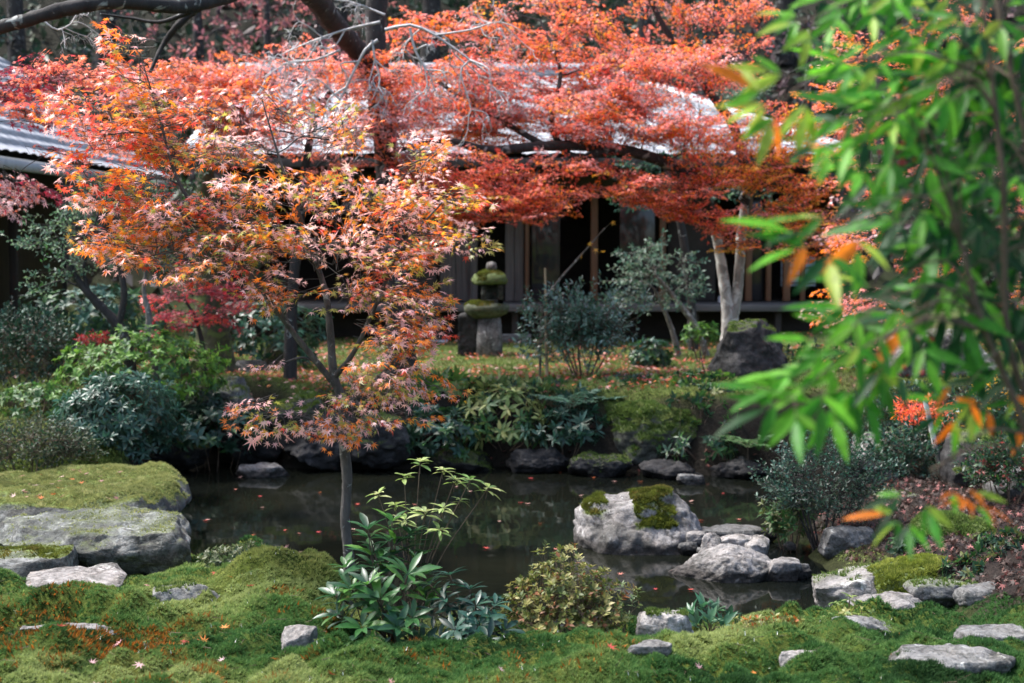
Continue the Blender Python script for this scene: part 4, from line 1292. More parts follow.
# ------------------------------------------------------------------ nandina close to the lens, right
def nandina():
    lf, st, bl = MB(), MB(), MB()
    sp = [nandina_spray(rng, .34, .135) for _ in range(6)]
    KY = 1.2
    G, DG, YG, OR = (.042, .20, .014), (.012, .062, .016), (.30, .42, .05), (.78, .20, .015)
    BR = (.12, .36, .025)
    fr = [  # tip px, py, base px, py, depth, palette weights [G, DG, YG, OR, BR]
        (722, 122, 850, 62, 1.95, [0, 0, 6, .6, 1]), (752, 28, 880, -10, 2.1, [2, 1, 1, 0, 3]), (800, 65, 930, 40, 2.0, [3, 1, 1, 0, 3]), (775, 150, 905, 112, 1.95, [3, 1, 0, .1, 3]), (812, 178, 930, 130, 2.05, [3, 2, 0, .1, 2]),
        (845, 120, 960, 80, 2.1, [3, 1, 1, 0, 2]), (870, 40, 985, -5, 2.2, [3, 1, 1, 0, 2]), (900, 90, 1010, 55, 2.1, [3, 2, .4, 0, 2]), (880, 180, 990, 140, 2.1, [3, 2, 0, 0, 2]), (915, 150, 1020, 110, 2.2, [3, 3, 0, 0, 1]),
        (830, 20, 930, -30, 2.2, [3, 1, 1, 0, 2]), (930, 30, 1030, -10, 2.1, [3, 3, .4, 0, 1]), (960, 100, 1050, 60, 2.2, [2, 4, 0, 0, 1]), (950, 190, 1040, 150, 2.1, [2, 4, 0, 0, 1]), (850, 235, 960, 180, 2.0, [3, 2, 0, .5, 1]),
        (772, 262, 905, 195, 1.85, [1, .5, 1, 1.0, 1]), (905, 230, 1010, 190, 2.1, [2, 4, 0, .1, 1]), (965, 250, 1050, 210, 2.2, [1, 5, 0, 0, 0]), (985, 165, 1060, 120, 2.2, [1, 5, 0, 0, 0]), (1000, 60, 1070, 20, 2.2, [1, 5, 0, 0, 0]),
        (740, 428, 868, 345, 1.9, [3, 1, .6, 0, 4]), (785, 375, 885, 300, 1.95, [3, 1, .6, 0, 4]), (790, 432, 885, 335, 1.95, [3, 1, .6, 0, 4]), (815, 425, 905, 318, 2.0, [3, 1, 1, 0, 4]), (850, 395, 940, 295, 2.0, [3, 1, 1, .1, 3]), (825, 335, 920, 265, 2.0, [3, 1, 1, .2, 3]),
        (880, 345, 980, 260, 2.05, [3, 3, 0, .1, 1]), (920, 340, 1010, 250, 2.1, [2, 4, 0, 0, 1]), (960, 350, 1040, 270, 2.1, [1, 5, 0, 0, 0]), (990, 330, 1060, 240, 2.2, [1, 5, 0, 0, 0]), (1000, 400, 1060, 310, 2.2, [1, 5, 0, 0, 0]), (900, 290, 1000, 225, 2.1, [2, 3, 0, .2, 1]),
        (925, 445, 990, 360, 2.0, [2, 1, 1, .8, 2]), (960, 440, 1030, 350, 2.1, [2, 3, .4, .4, 1]), (868, 552, 945, 462, 1.95, [2, 1, .3, .5, 2]), (1012, 512, 930, 470, 1.95, [.3, .3, .6, 4, .3]), (1010, 450, 1050, 370, 2.2, [1, 4, .3, .4, 0])]
    # canes
    canes = []
    for x0, x1, yy in ((1005, 985, 2.15), (1035, 1000, 2.2), (1060, 1045, 2.25), (1015, 940, 2.1)):
        yy = yy * KY
        b = at(x0 + 30, 683, yy)
        b[2] = gz(b[0], b[1]) - .05
        b[0] += .2
        P = [b, at(x0 + 62, 520, yy), at(x0 + 25, 410, yy), at(x0 + 2, 330, yy), at(x0 - 2, 180, yy), at(x1, 20, yy), at(x1 - 5, -60, yy)]
        if x1 == 940:
            P = [b, at(1062, 560, yy), at(1022, 420, yy), at(985, 330, yy), at(960, 240, yy)]
        c = curve_pts(np.array(P), 30)
        st.tube(c, np.linspace(.0085, .004, len(c)), 7, None, .06)
        canes.append(c)
    CA = np.concatenate(canes)
    for tx, ty, bx, by, Y, wt in fr + [(a_ + rng.uniform(10, 45), b_ + rng.uniform(-45, 45), c_ + rng.uniform(10, 40), d_ + rng.uniform(-40, 40), e_ + rng.uniform(.05, .25), f_) for a_, b_, c_, d_, e_, f_ in fr if f_[3] < .5 and b_ < 300] + [(a_ + rng.uniform(20, 60), b_ + rng.uniform(-50, 50), c_ + rng.uniform(10, 40), d_ + rng.uniform(-50, 50), e_ + rng.uniform(.1, .3), [1, 5, 0, 0, .6]) for a_, b_, c_, d_, e_, f_ in fr if a_ > 840 and b_ < 380]:
        Y = Y * KY
        tip, bs = at(tx, ty, Y), at(bx, by, Y + rng.uniform(.02, .18))
        d = tip - bs
        ln = np.linalg.norm(d)
        place(lf, st, sp, L_NAND, np.array([bs]), np.array([d]), np.array([[0, -.75, .75]]) + rng.normal(0, .18, (1, 3)), np.array([max(.25, (ln - .05) / .40)]), [G, DG, YG, OR, BR], wt, 1.0, .2)
        k = np.argmin(np.linalg.norm(CA - bs - np.array([0, 0, -.06]), axis=1))
        m1 = CA[k] * .5 + bs * .5 + np.array([0, 0, .03])
        c = curve_pts(np.array([CA[k], m1, bs]), 8)
        st.tube(c, np.linspace(.003, .002, len(c)), 5)
    e = empty('nandina', canes[0][0], 'tall nandina close by on the right, bright green leaves with a few orange ones', 'shrub')
    st.obj('canes', B_TWIG, e, True)
    lf.obj('foliage', M_NANDINA, e)
    rg = np.random.default_rng(3)
    ico = bmesh_sphere(1)
    for cx, cy, n in ((905, 160, 24), (745 + 170, 345, 10)):
        bl = MB()
        c0 = at(cx, cy, 2.25 * KY)
        pos = c0 + rg.normal(0, 1, (n, 3)) * np.array([.018, .012, .03])
        bl.inst(ico[0], ico[1], np.tile(np.eye(3), (n, 1, 1)), pos, np.full(n, .0045), np.tile([.35, .015, .015], (n, 1)))
        top = c0 + np.array([.02, 0, .08])
        bl.segs(np.tile(top, (n, 1)), pos, np.full(n, .0008), np.full(n, .0006), np.array([.2, .05, .03]))
        k = np.argmin(np.linalg.norm(CA - top, axis=1))
        bl.segs(np.array([CA[k]]), np.array([top]), .0015, .001, np.array([.2, .05, .03]))
        bl.obj('berry_cluster', M_GLOSSY, e, True)


def bmesh_sphere(sub):
    import bmesh
    bm = bmesh.new()
    bmesh.ops.create_icosphere(bm, subdivisions=sub, radius=1)
    V = np.array([v.co[:] for v in bm.verts])
    Fq = np.array([[v.index for v in f.verts] for f in bm.faces])
    bm.free()
    return V, Fq


nandina()

# ------------------------------------------------------------------ rocks
ICO4, ICO5 = bmesh_sphere(5), bmesh_sphere(6)
MOSS_PAL = np.array([(.075, .13, .03), (.13, .185, .045), (.045, .09, .02), (.20, .24, .08)])


def tufts(mb_, P, Nn, h, C, blades=5, spread=.75):
    n = len(P)
    if n == 0:
        return
    t1 = nrm(np.cross(Nn, np.array([.3, .9, .1])))
    t2 = np.cross(Nn, t1)
    a0 = rng.uniform(0, 6.28, n)
    V = []
    for k in range(blades):
        a_ = a0 + 2 * PI * k / blades + rng.normal(0, .25, n)
        dirv = t1 * np.cos(a_)[:, None] + t2 * np.sin(a_)[:, None]
        side = -t1 * np.sin(a_)[:, None] + t2 * np.cos(a_)[:, None]
        sp_ = rng.uniform(.35, 1.0, n)[:, None] * spread
        tip = P + (Nn + dirv * sp_) * h[:, None] * rng.uniform(.7, 1.15, n)[:, None]
        wv = side * (h * .16)[:, None]
        V.append(np.stack([P - wv, P + wv, tip], 1))
    V = np.stack(V, 1).reshape(-1, 3)
    Fq = np.arange(len(V)).reshape(-1, 3)
    mb_.add(V, Fq, np.repeat(C, blades * 3, 0))


def moss_colors(P, pal=MOSS_PAL, seed=0, scale=9):
    f = np.clip((fbm(P * scale, 3, 60 + seed) + .42) / .84 * (len(pal) - 1) + rng.normal(0, .35, len(P)), 0, len(pal) - 1.001)
    k = f.astype(int)
    t = (f - k)[:, None]
    c = pal[k] * (1 - t) + pal[k + 1] * t
    return np.clip(c * (1 + rng.uniform(-.2, .2, (len(P), 1))), 0, 1)


def rock(name, label, c, half, seed, mat, tone=1.0, cuts=9, moss=0.0, moss_n=0, moss_lo=.55, moss_mask=None, flat=None, rz=0.0, rough=.135, blocky=.55, cat='rock', group=None, pal=MOSS_PAL, moss_h=.016, tilt=0.0, big=False, taper=0.0):
    rg = np.random.default_rng(seed)
    V, Fq = ICO5 if big else ICO4
    P = V.copy()
    mx = np.max(np.abs(P), axis=1, keepdims=True)
    P = P * (1 - blocky) + P / mx * .82 * blocky
    for k in range(cuts):
        nn = nrm(rg.normal(0, 1, 3) * np.array([1, 1, .7]))
        off = rg.uniform(.58, .86)
        dd = np.maximum(0, P @ nn - off)
        P = P - nn * (dd * .92)[:, None]
    if flat is not None:
        dd = np.maximum(0, P[:, 2] - flat)
        P[:, 2] -= dd * .93
    P[:, :2] *= (1 - taper * P[:, 2:3])
    half = np.array(half, float)
    sc = half / np.max(np.abs(P), axis=0)
    Q = P * sc
    s = float(np.mean(half))
    nd = nrm(P * (1 / sc))
    Q = Q + nd * (fbm(Q / s * 1.6 + seed, 4, seed) * rough * s)[:, None]
    Q = Q + nd * (fbm(Q / s * 6 + seed, 3, seed + 7) * rough * .35 * s)[:, None]
    rid = 1 - np.abs(fbm(Q / s * 3.1 + seed * 2, 3, seed + 3)) * 2
    Q = Q + nd * (np.minimum(0, .55 - rid) * rough * .5 * s)[:, None]
    if tilt:
        ct, s2 = math.cos(tilt), math.sin(tilt)
        Q = Q @ np.array([[ct, 0, s2], [0, 1, 0], [-s2, 0, ct]]).T
    cz, sn = math.cos(rz), math.sin(rz)
    Q = Q @ np.array([[cz, -sn, 0], [sn, cz, 0], [0, 0, 1]]).T
    W = Q + np.array(c)
    # vertex normals
    fn = np.cross(W[Fq[:, 1]] - W[Fq[:, 0]], W[Fq[:, 2]] - W[Fq[:, 0]])
    vn = np.zeros_like(W)
    for k in range(3):
        np.add.at(vn, Fq[:, k], fn)
    vn = nrm(vn)
    mk = np.zeros(len(W))
    if moss > 0:
        mk = smooth(moss_lo - .2, moss_lo + .2, vn[:, 2] + .45 * fbm(Q / s * 2.2, 3, seed + 20)) * moss
        if moss_mask is not None:
            mk = mk * moss_mask(Q[:, 0] / half[0], Q[:, 1] / half[1], Q[:, 2] / half[2], vn)
    C = np.ones((len(W), 4))
    C[:, :3] = tone
    C[:, 3] = 1 - np.clip(mk, 0, 1)
    b = MB()
    b.add(W, Fq, C)
    base = np.array([c[0], c[1], W[:, 2].min()])
    e = b.obj(name, mat, None, True, origin=base)
    tag(e, label, cat, group)
    if moss_n:
        ar = np.linalg.norm(fn, axis=1) * mk[Fq].mean(1) ** 2
        if ar.sum() > 0:
            fi = rng.choice(len(Fq), moss_n, p=ar / ar.sum())
            bc = rng.dirichlet([1, 1, 1], moss_n)
            P_ = np.einsum('nk,nkj->nj', bc, W[Fq[fi]])
            n_ = nrm(vn[Fq[fi]].mean(1) + np.array([0, 0, .5]))
            t = MB()
            lump = .6 + .8 * np.clip(fbm(P_ * 14, 2, seed) + .5, 0, 1)
            tufts(t, P_ - n_ * .003, n_, moss_h * lump * rng.uniform(.7, 1.3, moss_n), moss_colors(P_, pal, seed))
            t.obj('moss', M_MOSS, e)
    return e


BRIGHT = np.array([(.21, .23, .075), (.30, .31, .12), (.15, .18, .055), (.36, .36, .16)])
OLIVEM = np.array([(.07, .09, .015), (.12, .14, .02), (.05, .06, .012), (.15, .13, .03)])

# stepping slabs on the left bank
rock('stone_slab', 'large flat slab wholly carpeted in yellow-green moss at the left edge', (-3.18, 9.35, .24), (1.02, .92, .22), 101, K_CRUST, .8, 7, 1.0, 26000, .72, lambda x, y, z, n: (y > -.80) * 1.0, .62, .12, .10, .4, 'stone slab', 'slabs along the left bank', BRIGHT, .015, 0, True)
rock('stone_slab', 'thick grey slab with dark lichened front edge below the mossy slab', (-2.33, 8.14, .30), (.66, .48, .18), 102, K_CRUST, 1.0, 10, .35, 900, .9, None, .5, -.1, .13, .5, 'stone slab', 'slabs along the left bank', BRIGHT, .012, 0, True)
rock('stone_slab', 'half mossy slab at the left edge in front of the thick grey slab', (-2.78, 7.4, .24), (.46, .36, .17), 103, K_CRUST, .95, 8, .9, 3000, .85, lambda x, y, z, n: (y > -.3) * 1.0, .5, .1, .09, .7, 'stone slab', 'slabs along the left bank', OLIVEM, .013, 0, True)
rock('stone_slab', 'low pale flat stone bedded in moss below the slabs', (-2.08, 6.78, .345), (.27, .30, .075), 104, K_PALE, .95, 7, 0, 0, .9, None, .5, .3, .10, .6, 'stone slab', 'slabs along the left bank')
rock('half_buried_rock', 'grey rock half buried in the crown of the moss mound', (*at(190, 600, 6.15)[:2], gz(*at(190, 600, 6.15)[:2]) - .012), (.18, .1, .075), 106, K_GREY, 1.05, 8, .3, 200, .9)
rock('small_rock', 'small pale rock with dark pits at the foot of the moss mound', (*at(298, 650, 5.45)[:2], gz(*at(298, 650, 5.45)[:2]) + .035), (.075, .06, .062), 107, K_PALE, .9, 9, 0)
rock('buried_ledge', 'narrow pale ledge showing through moss at the lower left', (*at(70, 642, 5.6)[:2], gz(*at(70, 642, 5.6)[:2]) - .008), (.2, .06, .03), 108, K_PALE, .8, 6)

# pond rocks
rock('pond_boulder', 'large pale boulder with moss caps standing in the pond', (*at(629, 535, 9.3)[:2], -.04), (.56, .4, .37), 122, K_PALE, .86, 6, 1.0, 5200, .55, lambda x, y, z, n: ((z > .52) & (((x > .02) & (x < .5)) | ((x > -.55) & (x < -.28)))) * 1.0, .85, .05, .16, .0, 'boulder', None, OLIVEM, .02, -.14, True, .18)
cl = 'rocks of the pond islet'
rock('islet_rock', 'long low pale rock in front of the pond islet', (1.27, 8.36, .02), (.34, .16, .15), 123, K_PALE, .92, 8, 0, 0, rz=-.25, blocky=.5, group=cl, big=True)
rock('islet_rock', 'small pale rock at the right tip of the islet', (1.60, 8.3, .035), (.11, .09, .09), 124, K_PALE, .8, 8, group=cl)
rock('islet_rock', 'smooth light rock on top of the islet', (*at(734, 551, 8.75)[:2], .09), (.13, .09, .075), 125, K_PALE, 1.0, 6, rz=.2, group=cl)
rock('islet_rock', 'slanting light rock at the right of the islet', (*at(756, 558, 8.7)[:2], .09), (.11, .1, .08), 126, K_PALE, .95, 7, rz=.5, tilt=-.25, group=cl)
rock('islet_rock', 'upright small rock wedged left in the islet', (*at(710, 553, 8.75)[:2], .09), (.06, .06, .09), 127, K_PALE, .9, 7, tilt=.2, group=cl)
rock('islet_rock', 'two-tone small rock next to the pond boulder', (*at(697, 543, 9.05)[:2], .06), (.085, .07, .075), 128, K_PALE, .75, 7, group=cl)
rock('islet_rock', 'dark flat rock at the back of the islet', (*at(735, 543, 9.3)[:2], .05), (.3, .13, .06), 129, K_GREY, .6, 7, group=cl)
rock('islet_rock', 'small brown stone left at the islet waterline', (*at(688, 553, 8.95)[:2], .03), (.07, .05, .05), 130, K_GREY, .6, 7, group=cl)
rock('islet_rock', 'dark low stone alone between islet and right bank', (*at(795, 573, 8.35)[:2], .02), (.1, .06, .06), 131, K_GREY, .55, 7, group=cl)
for q in range(11):
    a_ = rng.uniform(0, 6.28)
    p_ = at(738, 547, 9.0) + np.array([math.cos(a_) * .34, math.sin(a_) * .22, 0])
    r_ = rng.uniform(.022, .045)
    rock('pebble', 'small grey pebble among the islet rocks', (p_[0], p_[1], .04), (r_, r_ * .8, r_ * .7), 140 + q, K_GREY, rng.uniform(.6, 1.2), 6, group='pebbles of the pond islet', cat='pebble')
rock('pond_stone', 'flat pale stone in the water under the left bank', (*at(264, 473, 12.0)[:2], .01), (.24, .12, .09), 151, K_PALE, .75, 7)
rock('pond_stone', 'small grey stone in the water right of the pond boulder', (*at(690, 487, 11.6)[:2], .02), (.12, .08, .07), 152, K_GREY, .9, 7)

# far bank rocks
rock('bank_boulder', 'moss covered boulder with white lichen patches on the far bank', (*at(650, 430, 12.55)[:2], .28), (.60, .42, .33), 161, K_MOSS, 1.0, 6, 1.0, 9000, .15, None, .85, 0, .12, .25, 'boulder', None, MOSS_PAL, .022, 0, True)
bg = 'rocks lining the far bank'
for k, (px, py, Y, hx, hz, m_, tn, ms, lb) in enumerate((
        (215, 398, 12.75, .34, .2, K_GREY, .75, .3, 'grey wedge rock at the lawn edge on the left far bank'),
        (300, 410, 12.45, .30, .16, K_MOSS, 1.2, 1.0, 'flat mossy topped rock at the lawn edge behind the maple trunk'),
        (318, 445, 12.35, .36, .26, K_DARK, 1.0, 0, 'big dark rock at the waterline left of the maple trunk'),
        (378, 440, 12.3, .34, .22, K_DARK, 1.2, .3, 'dark flat rock at the waterline right of the maple trunk'),
        (385, 432, 12.25, .16, .07, K_MOSS, 1.0, 1.0, 'small moss capped rock right of the maple trunk'),
        (255, 448, 12.55, .28, .2, K_DARK, .8, 0, 'dark rock above the flat pale stone in the water'),
        (455, 462, 12.35, .32, .12, K_DARK, .8, .3, 'low dark rock under the dark bank shrub'),
        (540, 462, 12.25, .30, .12, K_DARK, .9, 0, 'low dark rock under the variegated shrub'),
        (600, 466, 12.05, .26, .10, K_DARK, 1.1, .2, 'low streaked rock under the mossy boulder'),
        (670, 472, 11.95, .28, .09, K_DARK, 1.1, 0, 'thin dark ledge at the water under the mossy boulder'),
        (740, 470, 11.95, .26, .12, K_DARK, .9, 0, 'dark waterline rock below the standing boulder'),
        (183, 455, 12.3, .26, .16, K_DARK, .8, .2, 'dark waterline rock under the hanging bank plant'),
        (545, 400, 12.9, .13, .10, K_GREY, .55, 0, 'small brown rock between the variegated shrub and ferns'))):
    p_ = at(px, py, Y)
    rock('bank_rock', lb, p_, (hx, hx * .7, hz), 170 + k, m_, tn, 12, ms, int(2200 * ms), .55, rz=rng.uniform(-.4, .4), group=bg, moss_h=.02, rough=.30, blocky=rng.uniform(.2, .7))
rock('standing_boulder', 'dark rugged upright boulder on the far bank by the forked trunk', at(752, 370, 13.0), (.40, .3, .47), 191, K_DARK, 1.15, 9, .5, 700, .85, None, None, .2, .13, .5, 'boulder', big=True)
rock('pale_boulder', 'large pale topped boulder behind the red nandina on the right', at(945, 366, 13.0), (.55, .42, .34), 192, K_PALE, .75, 8, .2, 300, .9, None, None, .1, .11, .5, 'boulder', big=True)
rock('mossy_stone', 'upright mossy stone on the lawn left of the young maple trunk', at(279, 350, 15.6), (.17, .14, .26), 193, K_MOSS, 1.3, 7, 1.0, 1200, .3, cat='stone')
rock('lawn_stone', 'grey stone behind the mossy trunk on the left lawn', at(245, 372, 15.0), (.25, .18, .13), 194, K_GREY, .5, 7, cat='stone')

# right bank
rg_ = 'rocks of the right bank'
rock('right_bank_rock', 'pale jagged rock with white face under the bright moss cushion', (*at(862, 588, 7.4)[:2], .10), (.31, .22, .21), 201, K_PALE, .88, 10, .3, 200, .95, rough=.14, group=rg_, big=True)
rock('mossy_rock', 'rounded rock covered by a thick bright moss cushion, right bank', (*at(928, 585, 7.35)[:2], .14), (.37, .28, .19), 202, K_MOSS, 1.2, 4, 1.0, 9000, .15, None, None, 0, .06, .3, 'rock', None, np.array([(.12, .16, .02), (.20, .24, .035), (.08, .11, .015), (.26, .29, .06)]), .015, 0, True)
rock('right_bank_rock', 'low pale rock at the foot of the moss cushion', (*at(888, 612, 6.75)[:2], .225), (.2, .13, .07), 203, K_PALE, .8, 8, group=rg_)
rock('right_bank_rock', 'flat grey rock right of the moss cushion foot', (*at(945, 605, 6.9)[:2], .265), (.22, .13, .07), 204, K_GREY, .95, 8, .3, 200, group=rg_)
rock('right_bank_rock', 'small flat pale rock nearest the water on the right bank', (*at(862, 628, 6.35)[:2], .24), (.15, .1, .06), 205, K_GREY, 1.1, 7, group=rg_)
rock('right_bank_rock', 'grey rock at the right end of the low rocks', (*at(985, 615, 6.7)[:2], .30), (.15, .1, .06), 206, K_GREY, .8, 7, group=rg_)
rock('right_bank_rock', 'pale round topped rock behind the waterside bush', at(880, 458, 11.5), (.24, .2, .22), 207, K_PALE, .8, 7, group=rg_)
rock('right_bank_rock', 'dark boulder with mossy crown above the litter slope', at(980, 468, 10.1), (.27, .22, .28), 208, K_DARK, 1.3, 8, .8, 700, .75, group=rg_)
rock('right_bank_rock', 'lichen spotted rock at the right edge beside the dark boulder', at(1015, 488, 9.6), (.2, .18, .14), 209, K_GREY, .8, 8, group=rg_)
rock('right_bank_rock', 'long weathered rock at the edge of the shadowed inlet', at(895, 505, 9.9), (.3, .16, .1), 210, K_GREY, .7, 8, .3, 200, group=rg_)
rock('right_bank_rock', 'half hidden grey rock under the stems of the waterside bush', at(845, 545, 8.7), (.2, .14, .12), 211, K_GREY, .8, 8, group=rg_)
rock('mossy_rock', 'low moss hummock on the litter slope below the dark boulder', (*at(955, 510, 8.6)[:2], gz(*at(955, 510, 8.6)[:2])), (.27, .2, .1), 212, K_MOSS, 1.0, 4, 1.0, 2500, .1, blocky=.2, moss_h=.022)
st_ = 'stepping stones in the near moss'
for k, (px, py, Y, hx, hy, lb, m_) in enumerate((
        (945, 672, 5.17, .25, .14, 'large flat stepping stone at the bottom right corner', K_GREY), (1003, 643, 5.75, .21, .1, 'flat stepping stone at the right edge above the corner stone', K_GREY),
        (803, 682, 5.15, .09, .05, 'small pale stone cut by the bottom edge right of centre', K_PALE), (650, 681, 5.2, .09, .05, 'small grey stone cut by the bottom edge near the white rock', K_GREY))):
    p_ = at(px, py, Y)
    rock('stepping_stone', lb, (p_[0], p_[1], gz(p_[0], p_[1]) + .014), (hx, hy, .05), 220 + k, m_, .95, 6, 0, flat=.5, blocky=.4, cat='stepping stone', group=st_)
rock('white_rock', 'white rock beside the azalea on the near bank', (*at(664, 632, 5.85)[:2], gz(*at(664, 632, 5.85)[:2]) + .06), (.115, .09, .10), 231, K_PALE, 1.45, 7, .4, 200, .95, blocky=.5)


# ------------------------------------------------------------------ moss and litter (nobody could count these)
def scatter(x0, x1, y0, y1, n):
    """points denser towards the camera"""
    y = 1 / rng.uniform(1 / y1, 1 / y0, n)
    u = rng.uniform(-.40, .40, n)
    return u * y, y


NEAR_PAL = np.array([(.020, .055, .016), (.045, .12, .032), (.085, .17, .045), (.17, .24, .07), (.28, .33, .12)])
ORA_PAL = np.array([(.10, .08, .012), (.26, .08, .012), (.18, .10, .016), (.30, .12, .02)])
x, y = scatter(0, 0, 4.55, 8.6, 240000)
sd = pond_sd(x, y)
ok = (sd > .12) & (x < np.maximum(2.65 - .28 * (y - 5.2), 2.02 + .2 * smooth(7.5, 8, y)))
x, y = x[ok], y[ok]
z = terrain(x, y)
e_ = .02
nx_ = -(terrain(x + e_, y) - z) / e_
ny_ = -(terrain(x, y + e_) - z) / e_
Nn = nrm(np.stack([nx_, ny_, np.ones_like(nx_)], 1))
P = np.stack([x, y, z], 1)
C = moss_colors(P * np.array([1, 1, 0]), NEAR_PAL, 3, 2.6)
br = smooth(.25, .75, np.exp(-((x + 1.12) / .33) ** 2 - ((y - 6.4) / .28) ** 2) + .3 * fbm(P * np.array([6, 6, 0]), 2, 58))
C = C * (1 - br[:, None]) + moss_colors(P * np.array([1, 1, 0]), np.array([(.13, .18, .035), (.22, .26, .07), (.30, .33, .10)]), 13, 8) * br[:, None]
og = np.maximum(np.exp(-((x + 1.0) / 1.15) ** 2 - ((y - 5.5) / .55) ** 2), np.exp(-((x - 1.08) / .16) ** 2 - ((y - 5.72) / .12) ** 2)) * smooth(.0, .3, .6 * fbm(P * np.array([2.6, 2.6, 0]), 3, 53) + .7 * fbm(P * np.array([8, 8, 0]), 3, 54)) * (rng.random(len(P)) < .5)
Co = moss_colors(P * np.array([1, 1, 0]), ORA_PAL, 5, 14)
C = C * (1 - og[:, None]) + Co * og[:, None]
lumps = .6 + .8 * np.clip(.5 + .9 * fbm(P * np.array([7, 7, 0]), 3, 71), 0, 1.2)
mb = MB()
tufts(mb, P - Nn * .004, Nn, .0145 * lumps * rng.uniform(.6, 1.4, len(P)), C, 6, .8)
k = rng.choice(len(P), 3600, p=og / og.sum())
tufts(mb, P[k], Nn[k], rng.uniform(.016, .03, 3600), np.array([(.30, .10, .015)]) * rng.uniform(.4, 1.3, (3600, 1)), 1, .35)
tag(mb.obj('moss_carpet', M_MOSS), 'soft green and rusty moss carpet covering the near bank', 'moss', kind='stuff')

x, y = scatter(0, 0, 4.8, 7.4, 420)
dn = fbm(np.stack([x, y, 0 * x], 1) * 2.0, 3, 88)
ok = (pond_sd(x, y) > .1) & (dn > .02) & (x < 2.2)
x, y = x[ok], y[ok]
n = len(x)
mb = MB()
place(mb, mb, [whorl_spray(rng, 5, .012, .012, .5, 1) for _ in range(3)], L_OVAL, np.stack([x, y, terrain(x, y) + .006], 1), rng.normal(0, .3, (n, 3)) + [0, 0, 1], np.tile([0, -1.0, .2], (n, 1)), rng.uniform(.5, 1.3, n),
      [(.06, .12, .03), (.04, .09, .025), (.14, .18, .06), (.10, .12, .06)], [2, 2, 1, 1])
tag(mb.obj('weeds', M_MOSS), 'tiny green weeds sprouting through the near moss', 'weeds', kind='stuff')
x, y = scatter(0, 0, 4.8, 7.6, 420)
ok = pond_sd(x, y) > .1
x, y = x[ok], y[ok]
n = len(x)
a_ = rng.uniform(0, 6.28, n)
ln = rng.uniform(.02, .07, n)
c0 = np.stack([x, y, terrain(x, y) + .013], 1)
dv = np.stack([np.cos(a_), np.sin(a_), rng.normal(0, .15, n)], 1) * ln[:, None]
mb = MB()
mb.segs(c0 - dv * .5, c0 + dv * .5, rng.uniform(.0006, .0016, n), .0006, np.array([.1, .065, .045, 1]))
tag(mb.obj('twig_litter', M_LITTER), 'dry needles and bits of twig lying on the near moss', 'twigs', kind='stuff')

x, y = scatter(0, 0, 9.2, 19.5, 80000)
ok = (pond_sd(x, y) > .34) & ((x < 1.7) | (y > 12))
x, y = x[ok], y[ok]
z = terrain(x, y)
P = np.stack([x, y, z], 1)
mb = MB()
tufts(mb, P, np.tile([0, 0, 1.0], (len(P), 1)), rng.uniform(.015, .04, len(P)), moss_colors(P * np.array([1, 1, 0]), np.array([(.07, .11, .028), (.12, .17, .045), (.19, .235, .075), (.10, .09, .04)]), 8, 1.6), 5)
tag(mb.obj('moss_lawn', M_MOSS), 'moss lawn between the far bank and the house', 'moss', kind='stuff')


def flat_leaves(x, y, pal, size, lift=.012, curl=.5, z=None):
    z = terrain(x, y) if z is None else z
    n = len(x)
    U = np.array([0, 0, 1.0]) + rng.normal(0, curl, (n, 3)) * np.array([1, 1, .2])
    a_ = rng.uniform(0, 6.28, n)
    D = np.stack([np.cos(a_), np.sin(a_), np.zeros(n)], 1)
    D = D - U * (np.sum(D * U, 1) / np.sum(U * U, 1))[:, None]
    pal = np.array(pal)
    C = pal[rng.integers(0, len(pal), n)] * rng.uniform(.7, 1.25, (n, 1))
    b = MB()
    b.inst(*L_MAPLE5, frames(D, U), np.stack([x, y, z + lift * rng.uniform(.6, 1.6, n)], 1), size * rng.uniform(.7, 1.2, n), C)
    return b


x, y = scatter(0, 0, 12.6, 19, 8500)
dens = fbm(np.stack([x, y, 0 * x], 1) * .9, 3, 91)
ok = (pond_sd(x, y) > .2) & (dens > -.12)
b = flat_leaves(x[ok], y[ok], [(.35, .05, .04), (.45, .1, .06), (.32, .10, .09), (.5, .16, .04), (.5, .3, .26)], .042, .035)
tag(b.obj('lawn_leaf_litter', M_LITTER), 'red maple leaf litter strewn over the moss lawn', 'leaf litter', kind='stuff')
x = rng.uniform(1.9, 4.0, 9000)
y = rng.uniform(5.9, 10.3, 9000)
ok = (pond_sd(x, y) > .15) & (x > 2.25 + .25 * vnoise(np.stack([x, y, 0 * x], 1) * 1.5, 3) - .1 * (y - 6))
b = flat_leaves(x[ok], y[ok], [(.05, .03, .024), (.08, .045, .035), (.03, .022, .02), (.14, .08, .065), (.04, .032, .025), (.06, .04, .034), (.26, .10, .09), (.10, .055, .045)], .032, .014, 1.1)
tag(b.obj('slope_leaf_litter', M_LITTER), 'brown dead leaf litter covering the slope at right', 'leaf litter', kind='stuff')
x, y = scatter(0, 0, 12.0, 13.2, 700)
sd = pond_sd(x, y)
ok = (sd > .02) & (sd < .5)
b = flat_leaves(x[ok], y[ok], [(.16, .05, .04), (.10, .05, .04), (.22, .08, .06)], .034, .02)
tag(b.obj('bank_leaf_litter', M_LITTER), 'dull leaf litter caught along the foot of the far bank', 'leaf litter', kind='stuff')


